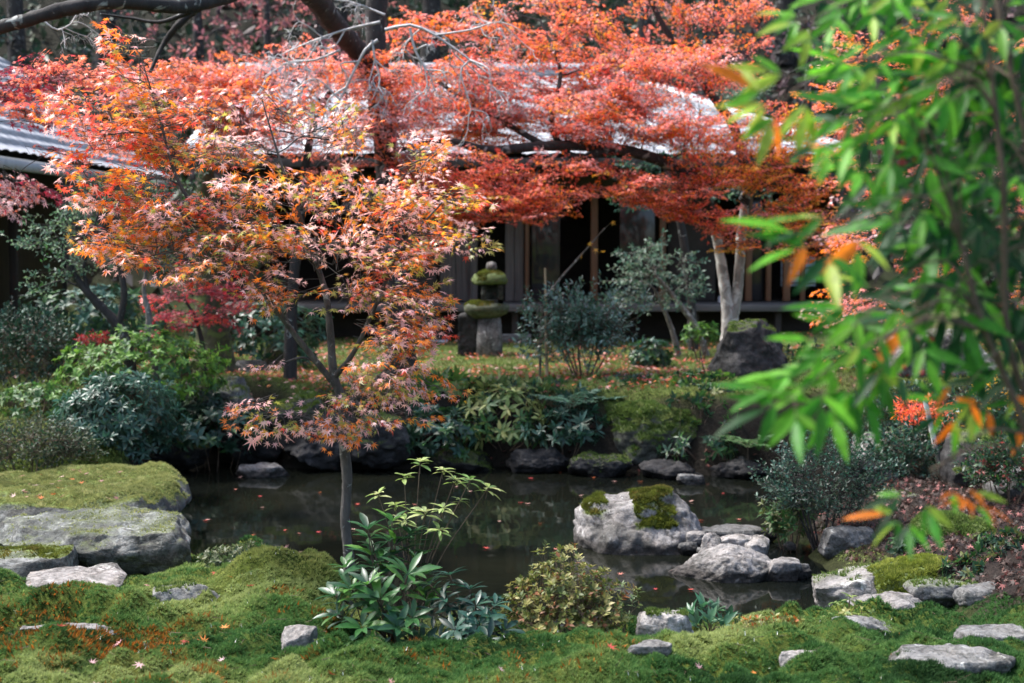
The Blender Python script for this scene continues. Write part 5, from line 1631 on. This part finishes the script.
def single_leaves(label, group, pts, pal, size, zf, curl=.35):
    pal = np.array(pal)
    protos = []
    for k in range(6):
        b = MB()
        tv = L_MAPLE[0] * size
        tv[:, 2] = -tv[:, 2] * rng.uniform(-.3, 1.2) + .002
        b.add(tv, L_MAPLE[1], np.tile(np.append(pal[k % len(pal)], 1), (len(tv), 1)))
        b.segs(np.array([[0, 0, .002]]), np.array([[.1 * size, -.8 * size, .004]]), .0008, .0006, np.array([.15, .04, .03, 1]))
        protos.append(b.mesh('fallen_leaf', M_LITTER))
    for k, (x_, y_) in enumerate(pts):
        o = bpy.data.objects.new('fallen_leaf', protos[k % 6])
        COL.objects.link(o)
        o.location = (x_, y_, zf(x_, y_))
        o.rotation_euler = (rng.normal(0, curl), rng.normal(0, curl), rng.uniform(0, 6.28))
        s = rng.uniform(.7, 1.15)
        o.scale = (s, s, s)
        tag(o, label, 'leaf', group)


def wpt(px, py, z):
    d = ray(px, py)
    t = (z - 2) / d[2]
    q = EYE + d * t
    return q[0], q[1]


float_px = [(205, 521), (236, 490), (260, 497), (262, 508), (253, 536), (208, 520), (284, 531), (300, 534), (318, 533), (299, 553), (319, 493), (355, 530), (358, 505), (415, 505), (520, 503), (527, 504), (540, 524), (500, 522), (487, 549), (556, 550), (530, 479),
            (580, 496), (593, 478), (615, 482), (701, 521), (740, 520), (723, 494), (690, 502), (640, 482), (456, 487), (440, 530), (620, 575), (655, 590), (240, 478), (560, 473), (470, 492), (690, 590), (820, 598), (835, 603), (860, 598)]
single_leaves('small red maple leaf floating on the dark pond water', 'maple leaves floating on the pond', [wpt(a_, b_, 0.0) for a_, b_ in float_px],
              [(.5, .08, .06), (.55, .2, .15), (.42, .05, .05), (.5, .3, .25), (.45, .12, .04), (.6, .35, .3)], .034, lambda x_, y_: .004, .04)
moss_px = [(147, 587), (185, 633), (92, 660), (204, 640), (222, 655), (250, 600), (285, 572), (215, 573), (140, 662), (224, 628), (96, 680), (300, 660), (78, 625), (330, 672), (160, 672), (273, 650), (500, 672), (440, 678), (390, 672), (610, 665), (700, 668), (755, 662), (240, 670), (60, 655), (120, 645)]
single_leaves('fallen maple leaf lying on the near moss', 'fallen leaves on the near moss', [wpt(a_, b_, .46) for a_, b_ in moss_px],
              [(.5, .25, .24), (.45, .07, .05), (.5, .3, .3), (.6, .2, .04), (.42, .28, .28), (.5, .1, .08)], .032, lambda x_, y_: gz(x_, y_) + .022, .35)
slab_px = [(int(a_), int(b_)) for a_, b_ in zip(rng.uniform(5, 140, 34), rng.uniform(470, 500, 34))]
single_leaves('dry pinkish leaf lying on the moss covered slab', 'fallen leaves on the mossy slab', [wpt(a_, b_, .40) for a_, b_ in slab_px],
              [(.4, .22, .18), (.35, .15, .12), (.45, .3, .26), (.55, .14, .04), (.3, .14, .12), (.4, .2, .2)], .032, lambda x_, y_: .405, .25)


# ------------------------------------------------------------------ house
W_DARK = plain_mat('dark_timber', (.02, .015, .012), (.055, .042, .032), 9, .7, (1, 1, .12))
W_BROWN = plain_mat('brown_timber', (.10, .042, .018), (.20, .09, .04), 9, .6, (1, 1, .12))
W_GREY = plain_mat('weathered_timber', (.055, .045, .04), (.16, .135, .12), 12, .8, (4, 4, .15))
W_EDGE = plain_mat('veranda_timber', (.05, .045, .042), (.13, .118, .11), 12, .6, (.15, 3, 3))
TILE = plain_mat('roof_tile', (.24, .25, .27), (.46, .47, .49), 3, .42, (1, 1, 1), .15, .6)
PLASTER = plain_mat('plaster', (.35, .36, .38), (.5, .51, .53), 5, .9)
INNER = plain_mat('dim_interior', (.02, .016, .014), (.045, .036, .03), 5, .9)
m, N, L, p = new_mat('window_glass')
p.inputs['Base Color'].default_value = (.03, .028, .028, 1)
p.inputs['Roughness'].default_value = .08
GLASS = m
PANE = plain_mat('pane_blue', (.30, .36, .42), (.42, .48, .54), 3, .9)


def roof_plane(p00, p10, p01, p11, tw=.27, th=.24, amp=.03, lift=.03, clip=None):
    """tiled slope: p00-p10 eave, p01-p11 ridge; waves across, overlapping courses up the slope"""
    p00, p10, p01, p11 = (np.array(v, float) for v in (p00, p10, p01, p11))
    wd, hg = np.linalg.norm(p10 - p00), np.linalg.norm((p01 + p11) / 2 - (p00 + p10) / 2)
    nu = int(wd / tw) * 6 + 1
    nc = int(hg / th)
    vs_ = np.concatenate([[k / nc + .0005, (k + .5) / nc, (k + .97) / nc] for k in range(nc)])
    us = np.linspace(0, 1, nu)
    u, v = np.meshgrid(us, vs_)
    P = (p00[None, None] * (1 - u[..., None]) + p10 * u[..., None]) * (1 - v[..., None]) + (p01 * (1 - u[..., None]) + p11 * u[..., None]) * v[..., None]
    nn = nrm(np.cross(p10 - p00, p01 - p00))
    fr = (v * nc) % 1
    ph = u * wd / tw * 2 * PI
    hgt = amp * (np.abs(np.sin(ph / 2)) ** .7) + lift * (1 - fr)
    hgt = hgt + .006 * vnoise(np.stack([np.floor(u * wd / tw).ravel(), np.floor(v * nc).ravel(), 0 * u.ravel()], 1) + .5, 5).reshape(u.shape)
    P = P + nn * hgt[..., None]
    r_, c_ = u.shape
    i_, j_ = np.meshgrid(np.arange(r_ - 1), np.arange(c_ - 1), indexing='ij')
    Fq = np.stack([i_ * c_ + j_, i_ * c_ + j_ + 1, (i_ + 1) * c_ + j_ + 1, (i_ + 1) * c_ + j_], -1).reshape(-1, 4)
    return P.reshape(-1, 3), Fq


def bxo(name, c, s, mat, parent, rz=0.0):
    b = MB()
    b.box(c, s, rz)
    o = b.obj(name, mat, parent)
    bv = o.modifiers.new('b', 'BEVEL')
    bv.width = min(.012, min(s) * .2)
    bv.segments = 2
    return o


def main_house():
    YF = 20.0
    g = .55
    X = lambda px: (px - 512) / F * YF
    Z = lambda py: 2 + (240 - py) / F * YF
    e = empty('house', (0.6, YF, g), 'low timber house with pale tiled roof and dark open rooms behind the maples', 'house')
    # roof: front slope, right hip slope, back slope
    ez, rzz = 3.08, 4.62
    x0, x1 = -4.4, 4.35
    ey, ry = YF - 1.3, YF + 3.2
    b = MB()
    b.add(*roof_plane((x0, ey, ez), (x1, ey, ez), (x0, ry, rzz), (1.6, ry, rzz)))
    b.add(*roof_plane((x1, ey, ez), (x1, ry + 4.5, ez), (1.6, ry, rzz), (1.6, ry + .01, rzz)))
    b.add(*roof_plane((x1, ry + 4.5, ez), (x0, ry + 4.5, ez), (1.6, ry, rzz), (x0, ry, rzz)))
    b.obj('roof', TILE, e)
    b = MB()
    b.tube([(x0, ry, rzz + .1), (-2, ry, rzz + .1), (1.6, ry, rzz + .1)], .13, 8)
    b.tube([(1.62, ry - .02, rzz + .06), (3, (ey + ry) / 2, (ez + rzz) / 2 + .06), (x1, ey, ez + .08)], .10, 8)
    b.obj('ridge_tiles', TILE, e, True)
    bxo('eave_board', ((x0 + x1) / 2, ey + .02, ez - .07), (x1 - x0, .05, .12), W_DARK, e)
    b = MB()
    for k in range(30):
        xx = x0 + .2 + k * (x1 - x0 - .4) / 29
        b.add(np.array([[xx - .035, ey + .06, ez - .03], [xx + .035, ey + .06, ez - .03], [xx + .035, YF + .2, ez + .5], [xx - .035, YF + .2, ez + .5],
                        [xx - .035, ey + .06, ez - .12], [xx + .035, ey + .06, ez - .12], [xx + .035, YF + .2, ez + .41], [xx - .035, YF + .2, ez + .41]]),
              [[0, 1, 2, 3], [4, 7, 6, 5], [0, 4, 5, 1], [1, 5, 6, 2], [3, 2, 6, 7], [0, 3, 7, 4]])
    b.obj('rafters', W_DARK, e)
    b = MB()
    b.add([[x0, ey + .07, ez - .01], [x1, ey + .07, ez - .01], [x1, YF + .4, ez + .6], [x0, YF + .4, ez + .6]], [[0, 1, 2, 3]])
    b.obj('soffit', W_DARK, e)
    fl = Z(301)
    # veranda
    bxo('veranda', (.3, YF - .35, fl - .06), (8.6, .9, .10), W_EDGE, e)
    for px in (440, 515, 600, 690, 770):
        bxo('veranda_leg', (X(px), YF - .6, (fl - .11 + g) / 2 - .03), (.09, .09, fl - .11 - g + .1), W_DARK, e)
        b = bxo('foot_stone', (X(px), YF - .6, g + .03), (.28, .24, .12), PLASTER, e)
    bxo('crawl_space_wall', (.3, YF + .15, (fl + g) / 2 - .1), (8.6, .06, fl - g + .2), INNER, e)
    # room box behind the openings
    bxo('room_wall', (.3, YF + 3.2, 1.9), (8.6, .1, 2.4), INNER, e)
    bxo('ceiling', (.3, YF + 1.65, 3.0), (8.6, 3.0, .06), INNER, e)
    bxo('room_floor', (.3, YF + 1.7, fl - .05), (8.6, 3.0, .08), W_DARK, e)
    bxo('end_wall', (-4.0, YF + 1.6, 1.9), (.1, 3.1, 2.4), W_DARK, e)
    bxo('end_wall', (4.6, YF + 1.6, 1.9), (.1, 3.1, 2.4), W_DARK, e)
    bxo('lintel', (.3, YF, 2.83), (8.6, .1, .2), W_DARK, e)
    zc, zh = (fl + 2.74) / 2, 2.74 - fl
    for px, m_, wd in ((594, W_BROWN, .10), (527, W_BROWN, .06), (474, W_GREY, .1), (662, W_BROWN, .09), (748, W_BROWN, .09), (768, W_BROWN, .07), (786, W_BROWN, .10), (802, W_BROWN, .07), (400, W_DARK, .1)):
        bxo('post', (X(px), YF - .01, zc), (wd, .1, zh), m_, e)
    for a_, c_ in ((505, 524), (440, 471)):
        for k in range(2):
            xa, xb = X(a_ + (c_ - a_) * k / 2) + .004, X(a_ + (c_ - a_) * (k + 1) / 2) - .004
            bxo('wall_board', ((xa + xb) / 2, YF + .03, zc), (xb - xa, .03, zh), W_GREY, e)
    bxo('wall_board', (X(420), YF + .05, zc), (.45, .03, zh), W_DARK, e)
    for a_, c_, mm in ((531, 560, GLASS), (620, 656, GLASS), (668, 716, INNER), (752, 764, GLASS)):
        d = bxo('sliding_door', ((X(a_) + X(c_)) / 2, YF + .09, zc), (X(c_) - X(a_), .03, zh), mm, e)
    d = bxo('bluish_pane', (X(803), YF + .35, Z(272)), (.5, .03, .42), PANE, e)  # pale bluish window pane standing in for a distant striped shape
    b = MB()
    for q in range(4):
        b.box((X(803), YF + .32, Z(272) - .16 + q * .105), (.5, .02, .015))
    b.obj('pane_bars', W_GREY, d)
    bxo('white_sill', (X(721), YF - .15, Z(299)), (.12, .1, .1), PLASTER, e)
    bxo('step_stone', (X(516), YF - 1.0, g + .08), (.4, .3, .22), K_GREY, e)


main_house()


def left_house():
    # long eave running away from the viewer, tiled slope facing right
    e = empty('tiled_house', (-8.5, 19, .6), 'dark building at the left with a grey tiled roof sloping toward the pond', 'house')
    ex0, ex1, y0, y1, ez = -6.05, -5.75, 13.0, 24.0, 3.0
    b = MB()
    b.add(*roof_plane((ex0, y0, ez), (ex1, y1, ez), (ex0 - 4.2, y0, ez + 3.0), (ex1 - 4.2, y1, ez + 3.0), .3, .27, .035, .04))
    b.obj('roof', TILE, e)
    b = MB()
    b.add(*roof_plane((ex0 - 8.4, y1, ez), (ex0 - 8.4, y0, ez), (ex1 - 4.2, y1, ez + 3.0), (ex0 - 4.2, y0, ez + 3.0), .3, .27, .035, .04))
    b.obj('back_roof', TILE, e)
    b = MB()
    b.add([[ex0 - .02, y0, ez - .02], [ex1 - .02, y1, ez - .02], [ex1 - .02, y1, ez - .16], [ex0 - .02, y0, ez - .16],
           [ex0 - .1, y0, ez - .02], [ex1 - .1, y1, ez - .02], [ex1 - .1, y1, ez - .16], [ex0 - .1, y0, ez - .16]], [[3, 2, 1, 0], [4, 5, 6, 7], [0, 1, 5, 4], [2, 3, 7, 6], [1, 2, 6, 5], [3, 0, 4, 7]])
    b.obj('eave_board', PLASTER, e)
    b = MB()
    b.tube([(ex0 - 4.2, y0, ez + 3.1), (ex0 - 4.0, (y0 + y1) / 2, ez + 3.1), (ex1 - 4.2, y1, ez + 3.1)], .16, 8)
    b.obj('ridge_tiles', TILE, e, True)
    bxo('wall', (-7.25, 18, 1.6), (.16, 9.4, 2.9), W_DARK, e)
    bxo('wall', (-9.9, 13.5, 1.6), (5.2, .16, 2.9), W_DARK, e)
    bxo('wall', (-9.9, 22.4, 1.6), (5.2, .16, 2.9), W_DARK, e)
    for yy in (14.5, 16.3, 18.1, 19.9):
        bxo('post', (-6.95, yy, 1.7), (.12, .12, 2.5), W_DARK, e)
    bxo('sliding_door', (-7.13, 17.2, 1.75), (.05, 1.6, 1.8), GLASS, e)
    b = MB()
    b.add([[ex0 - .12, y0, ez - .03], [ex1 - .12, y1, ez - .03], [-7.3, y1, ez + .5], [-7.3, y0, ez + .5]], [[0, 1, 2, 3]])
    b.obj('soffit', W_DARK, e)


left_house()


# ------------------------------------------------------------------ stone lantern
def lathe(mb_, prof, c, seg=20, rough=.0, seed=0, sq=0.0, C=None):
    prof = np.array(prof, float)
    a_ = np.linspace(0, 2 * PI, seg, endpoint=False)
    k = len(prof)
    V = np.zeros((k, seg, 3))
    f = 1 + sq * (1 / np.maximum(np.abs(np.cos(a_)), np.abs(np.sin(a_))) - 1)
    V[..., 0] = prof[:, 0:1] * np.cos(a_) * f
    V[..., 1] = prof[:, 0:1] * np.sin(a_) * f
    V[..., 2] = prof[:, 1:2]
    V = V.reshape(-1, 3)
    if rough:
        V = V * (1 + rough * fbm(V * 7 + seed, 3, seed)[:, None] * np.array([1, 1, .3]))
    i_, j_ = np.meshgrid(np.arange(k - 1), np.arange(seg), indexing='ij')
    j2 = (j_ + 1) % seg
    Fq = np.stack([i_ * seg + j_, i_ * seg + j2, (i_ + 1) * seg + j2, (i_ + 1) * seg + j_], -1).reshape(-1, 4)
    mb_.add(V + np.array(c), Fq, C)


def lantern():
    Y = 16.9
    c = at(489, 357, Y)
    c[2] = gz(c[0], c[1])
    s = Y / F
    Zp = lambda py: at(489, py, Y)[2]
    e = empty('stone_lantern', c, 'weathered stone lantern with mossy cap on the lawn before the house', 'stone lantern')

    def part(name, prof, mat, C=None, sq=.3, off=(0, 0), rough=.1, seed=1):
        b = MB()
        lathe(b, prof, (c[0] + off[0], c[1] + off[1], 0), 24, rough, seed, sq, C)
        return b.obj(name, mat, e, True)

    part('post', [(.001, c[2] - .1), (.17, c[2] - .1), (.165, c[2] + .2), (.14, Zp(318)), (.001, Zp(318))], K_GREY, (1.3, 1.3, 1.3, 1), .3, seed=2)
    pl = part('platform', [(.001, Zp(318)), (.15, Zp(318)), (.26, Zp(312)), (.275, Zp(306)), (.2, Zp(302)), (.001, Zp(301))], K_MOSS, (1.6, 1.6, 1.5, .75), .2, (-.03, 0), seed=3)
    lb = MB()
    for dx, dy in ((-.1, -.1), (.1, -.1), (-.1, .1), (.1, .1)):
        lb.box((c[0] + .04 + dx, c[1] + dy, (Zp(303) + Zp(283)) / 2), (.06, .06, Zp(283) - Zp(303)))
    lb.box((c[0] + .04, c[1], Zp(301)), (.26, .26, .04))
    lb.box((c[0] + .04, c[1] + .07, (Zp(303) + Zp(283)) / 2), (.18, .05, Zp(283) - Zp(303) - .01))
    lb.obj('light_chamber', K_MOSS, e)
    cp = part('cap', [(.001, Zp(284)), (.20, Zp(284)), (.215, Zp(281)), (.18, Zp(275)), (.08, Zp(271)), (.001, Zp(270))], K_MOSS, (1.3, 1.3, 1.2, .1), .25, (.01, 0), seed=4)
    part('finial', [(.001, Zp(272)), (.05, Zp(271)), (.068, Zp(267)), (.055, Zp(262.5)), (.001, Zp(261))], K_PALE, (1.1, 1.1, 1.1, 1), 0, (.03, 0), .03, 5)
    t = MB()
    n = 1800
    a_, r_ = rng.uniform(0, 6.28, n), np.sqrt(rng.random(n)) * .215
    zz = np.interp(r_, [0, .08, .18, .215], [Zp(270), Zp(271), Zp(275), Zp(281)])
    P_ = np.stack([c[0] + .01 + np.cos(a_) * r_, c[1] + np.sin(a_) * r_, zz], 1)
    P_ = P_[fbm(P_ * 9, 3, 12) > -.12]
    n = len(P_)
    tufts(t, P_, np.tile([0, 0, 1.0], (n, 1)), rng.uniform(.012, .028, n), moss_colors(P_, OLIVEM, 2))
    t.obj('moss', M_MOSS, cp)
    t = MB()
    n = 1200
    a_, r_ = rng.uniform(1.8, 5.4, n), .15 + rng.random(n) * .12
    P_ = np.stack([c[0] - .03 + np.cos(a_) * r_, c[1] + np.sin(a_) * r_, np.interp(r_, [.15, .2, .275], [Zp(301.5), Zp(302), Zp(306)])], 1)
    P_ = P_[fbm(P_ * 9, 3, 14) > -.1]
    n = len(P_)
    tufts(t, P_, np.tile([0, 0, 1.0], (n, 1)), rng.uniform(.012, .028, n), moss_colors(P_, OLIVEM, 4))
    t.obj('moss', M_MOSS, pl)
    rock('lantern_stone', 'dark upright stone leaning close against the lantern post', (*at(468, 340, Y)[:2], c[2] + .22), (.13, .12, .3), 301, K_DARK, 1.2, 6, cat='stone')


lantern()


# ------------------------------------------------------------------ stakes and bare stems on the far bank
def stick(name, label, pts, Y, r, mat, cat, leaves=None):
    P = np.array([at(*q, Y) for q in pts])
    P[0, 2] = gz(P[0, 0], P[0, 1]) - .03
    c = curve_pts(P, 14)
    b = MB()
    b.tube(c, np.linspace(r, r * .6, len(c)), 6, None, .05)
    e = empty(name, P[0], label, cat)
    b.obj('stem', mat, e, True)
    if leaves:
        lf = MB()
        tw = MB()
        T = np.array([at(*q, Y - .02) for q in leaves])
        k = [int(np.argmin(np.linalg.norm(c - q, axis=1))) for q in T]
        tw.segs(c[k], T, .004, .002)
        n = len(T)
        D = rng.normal(0, 1, (n, 3)) * [1, 1, .3] + [0, 0, -.8]
        lf.inst(*L_MAPLE5, frames(D, np.tile([0, -1.0, .3], (n, 1)) + rng.normal(0, .3, (n, 3))), T, np.full(n, .05), np.tile(np.array(YELLOW), (n, 1)))
        tw.obj('twigs', mat, e)
        lf.obj('leaves', M_MAPLE, e)
    return e


stick('bamboo_stake', 'pale bamboo stake standing beside the camellia bush', [(547, 385), (546, 320), (545, 268)], 14.1, .018, plain_mat('bamboo', (.35, .24, .14), (.5, .38, .24), 6, .5, (1, 1, .1)), 'stake')
stick('bare_sapling', 'arching bare sapling with a few yellow leaves above the camellia', [(540, 380), (542, 310), (555, 285), (575, 262), (590, 245), (605, 228)], 14.3, .014, B_GREY, 'sapling', [(589, 243), (603, 251), (581, 256), (612, 222), (596, 249)])
stick('pale_sapling', 'thin pale trunk standing in the shadow of the right bank inlet', [(945, 520), (943, 490), (940, 465), (934, 440), (925, 400)], 10.3, .03, B_WHITE, 'sapling')
stick('dark_sapling', 'thin dark stem on the lawn left of the standing boulder', [(709, 405), (706, 380), (700, 350)], 12.9, .008, B_DARK, 'sapling')

# ------------------------------------------------------------------ wooded hillside
x = rng.uniform(-26, 26, 26000)
y = rng.uniform(25.5, 48, 26000)
z = terrain(x, y)
n = len(x)
D = rng.normal(0, 1, (n, 3))
U = rng.normal(0, 1, (n, 3)) + [0, -.4, .8]
pal = np.array([(.012, .028, .016), (.02, .045, .025), (.03, .05, .025), (.07, .035, .04), (.035, .03, .03)])
kk = np.clip((fbm(np.stack([x, y, 0 * x], 1) * .22, 3, 99) + .6) / 1.2 * 5, 0, 4.99).astype(int)
mb = MB()
mb.inst(*L_OVAL, frames(D, U), np.stack([x, y, z + rng.random(n) ** 2 * 1.1], 1), rng.uniform(.18, .45, n), pal[kk] * rng.uniform(.6, 1.5, (n, 1)))
tag(mb.obj('hillside_undergrowth', M_DARKLEAF), 'dark undergrowth covering the hillside behind the house', 'undergrowth', kind='stuff')


def hill_tree(px, Y, h, rw, pal, wts, label, name, group, base_frac=.12, n=760, leaf=.16, lean=0.0, mat=None, dens=1.0, bark=None):
    t = Tree()
    x_ = (px - 512) / F * Y
    b = np.array([x_, Y, gz(x_, Y) - .1])
    top = b + np.array([lean * h, 0, h])
    t.limb([[*b, .03 * h], [*(b * .6 + top * .4 + [.05, 0, 0]), .02 * h], [*(b * .25 + top * .75), .011 * h], [*top, .004 * h]], 7)
    sp = hill_tree.sp
    for k in range(9):
        f = base_frac + (1 - base_frac) * (k + .5) / 9
        a_ = k * 2.4 + rng.uniform(-.4, .4)
        rr = rw * (1 - .55 * abs(f - .45) / .55)
        c = b + (top - b) * f + np.array([math.cos(a_), math.sin(a_), 0]) * rr * .55
        t.cluster(c, (rr * .75, rr * .75, h * .1), int(n / 9 / 9 * dens) + 3, pal, wts, sprays=sp, leaf_t=L_OVAL, flat=False, scale=leaf / .06, out_from=b + (top - b) * f, r_end=.02, sub=False)
    return t.finish(name, label, 'tree', group, bark=bark or B_DARK, leafm=mat or M_DARKLEAF)


hill_tree.sp = alts(8, .06, .2)
GE = 'evergreen trees on the hillside'
EV = [(.014, .028, .022), (.022, .05, .035), (.035, .07, .05)]
for px, Y, h, rw in ((20, 29, 9, 2.2), (110, 33, 9, 2.4), (430, 32, 9, 2.4), (700, 27, 7.5, 1.9), (640, 31, 8, 2.2), (560, 34, 9, 2.4), (780, 33, 9, 2.4), (880, 30, 9, 2.3), (980, 33, 9, 2.4), (250, 36, 9, 2.5), (-90, 32, 9, 2.4), (1100, 31, 9, 2.4), (340, 31, 8, 2.0)):
    hill_tree(px, Y, h, rw, EV, [2, 2, 1], 'dark evergreen tree on the hillside behind the roofs', 'evergreen_tree', GE)
GM = 'faded maples on the hillside'
PM = [(.32, .10, .11), (.26, .10, .12), (.38, .14, .13)]
for px, Y, h, rw in ((270, 27.5, 6.2, 1.9), (200, 29.5, 6.5, 2.0), (320, 29, 6.0, 1.8)):
    hill_tree(px, Y, h, rw, PM, [1, 1, 1], 'faded pink maple on the hillside behind the house', 'hillside_maple', GM, .25, 640, .13, mat=M_MAPLE)
hill_tree(805, 26.5, 5.2, 1.5, [(.10, .075, .11), (.08, .06, .08), (.14, .09, .10)], [1, 1, 1], 'purplish thin crowned tree on the hillside right of the roof', 'hillside_tree', None, .3, 360, .1, mat=M_MAPLE)
hill_tree(60, 26.5, 4.6, 1.5, [(.08, .06, .065), (.06, .05, .05), (.03, .05, .04)], [1, 1, 1], 'greyish half bare tree above the left tiled roof', 'hillside_tree', None, .3, 300, .1)
hill_tree(648, 26.2, 4.4, 1.0, [(.16, .09, .10), (.12, .08, .09)], [1, 1], 'thin mauve tree on the hillside at the roof hip', 'hillside_tree', None, .3, 240, .09, mat=M_MAPLE)
shrub('silvery_shrub', 'silvery green shrub rising behind the right end of the roof', 738, 105, 24.8, .55, .6, alts(8, .09, .25), L_OVAL, 150, [SILVER, GREYGREEN, (.14, .19, .14)], [2, 1, 1], mat=M_SOFT, stem_r=.015)
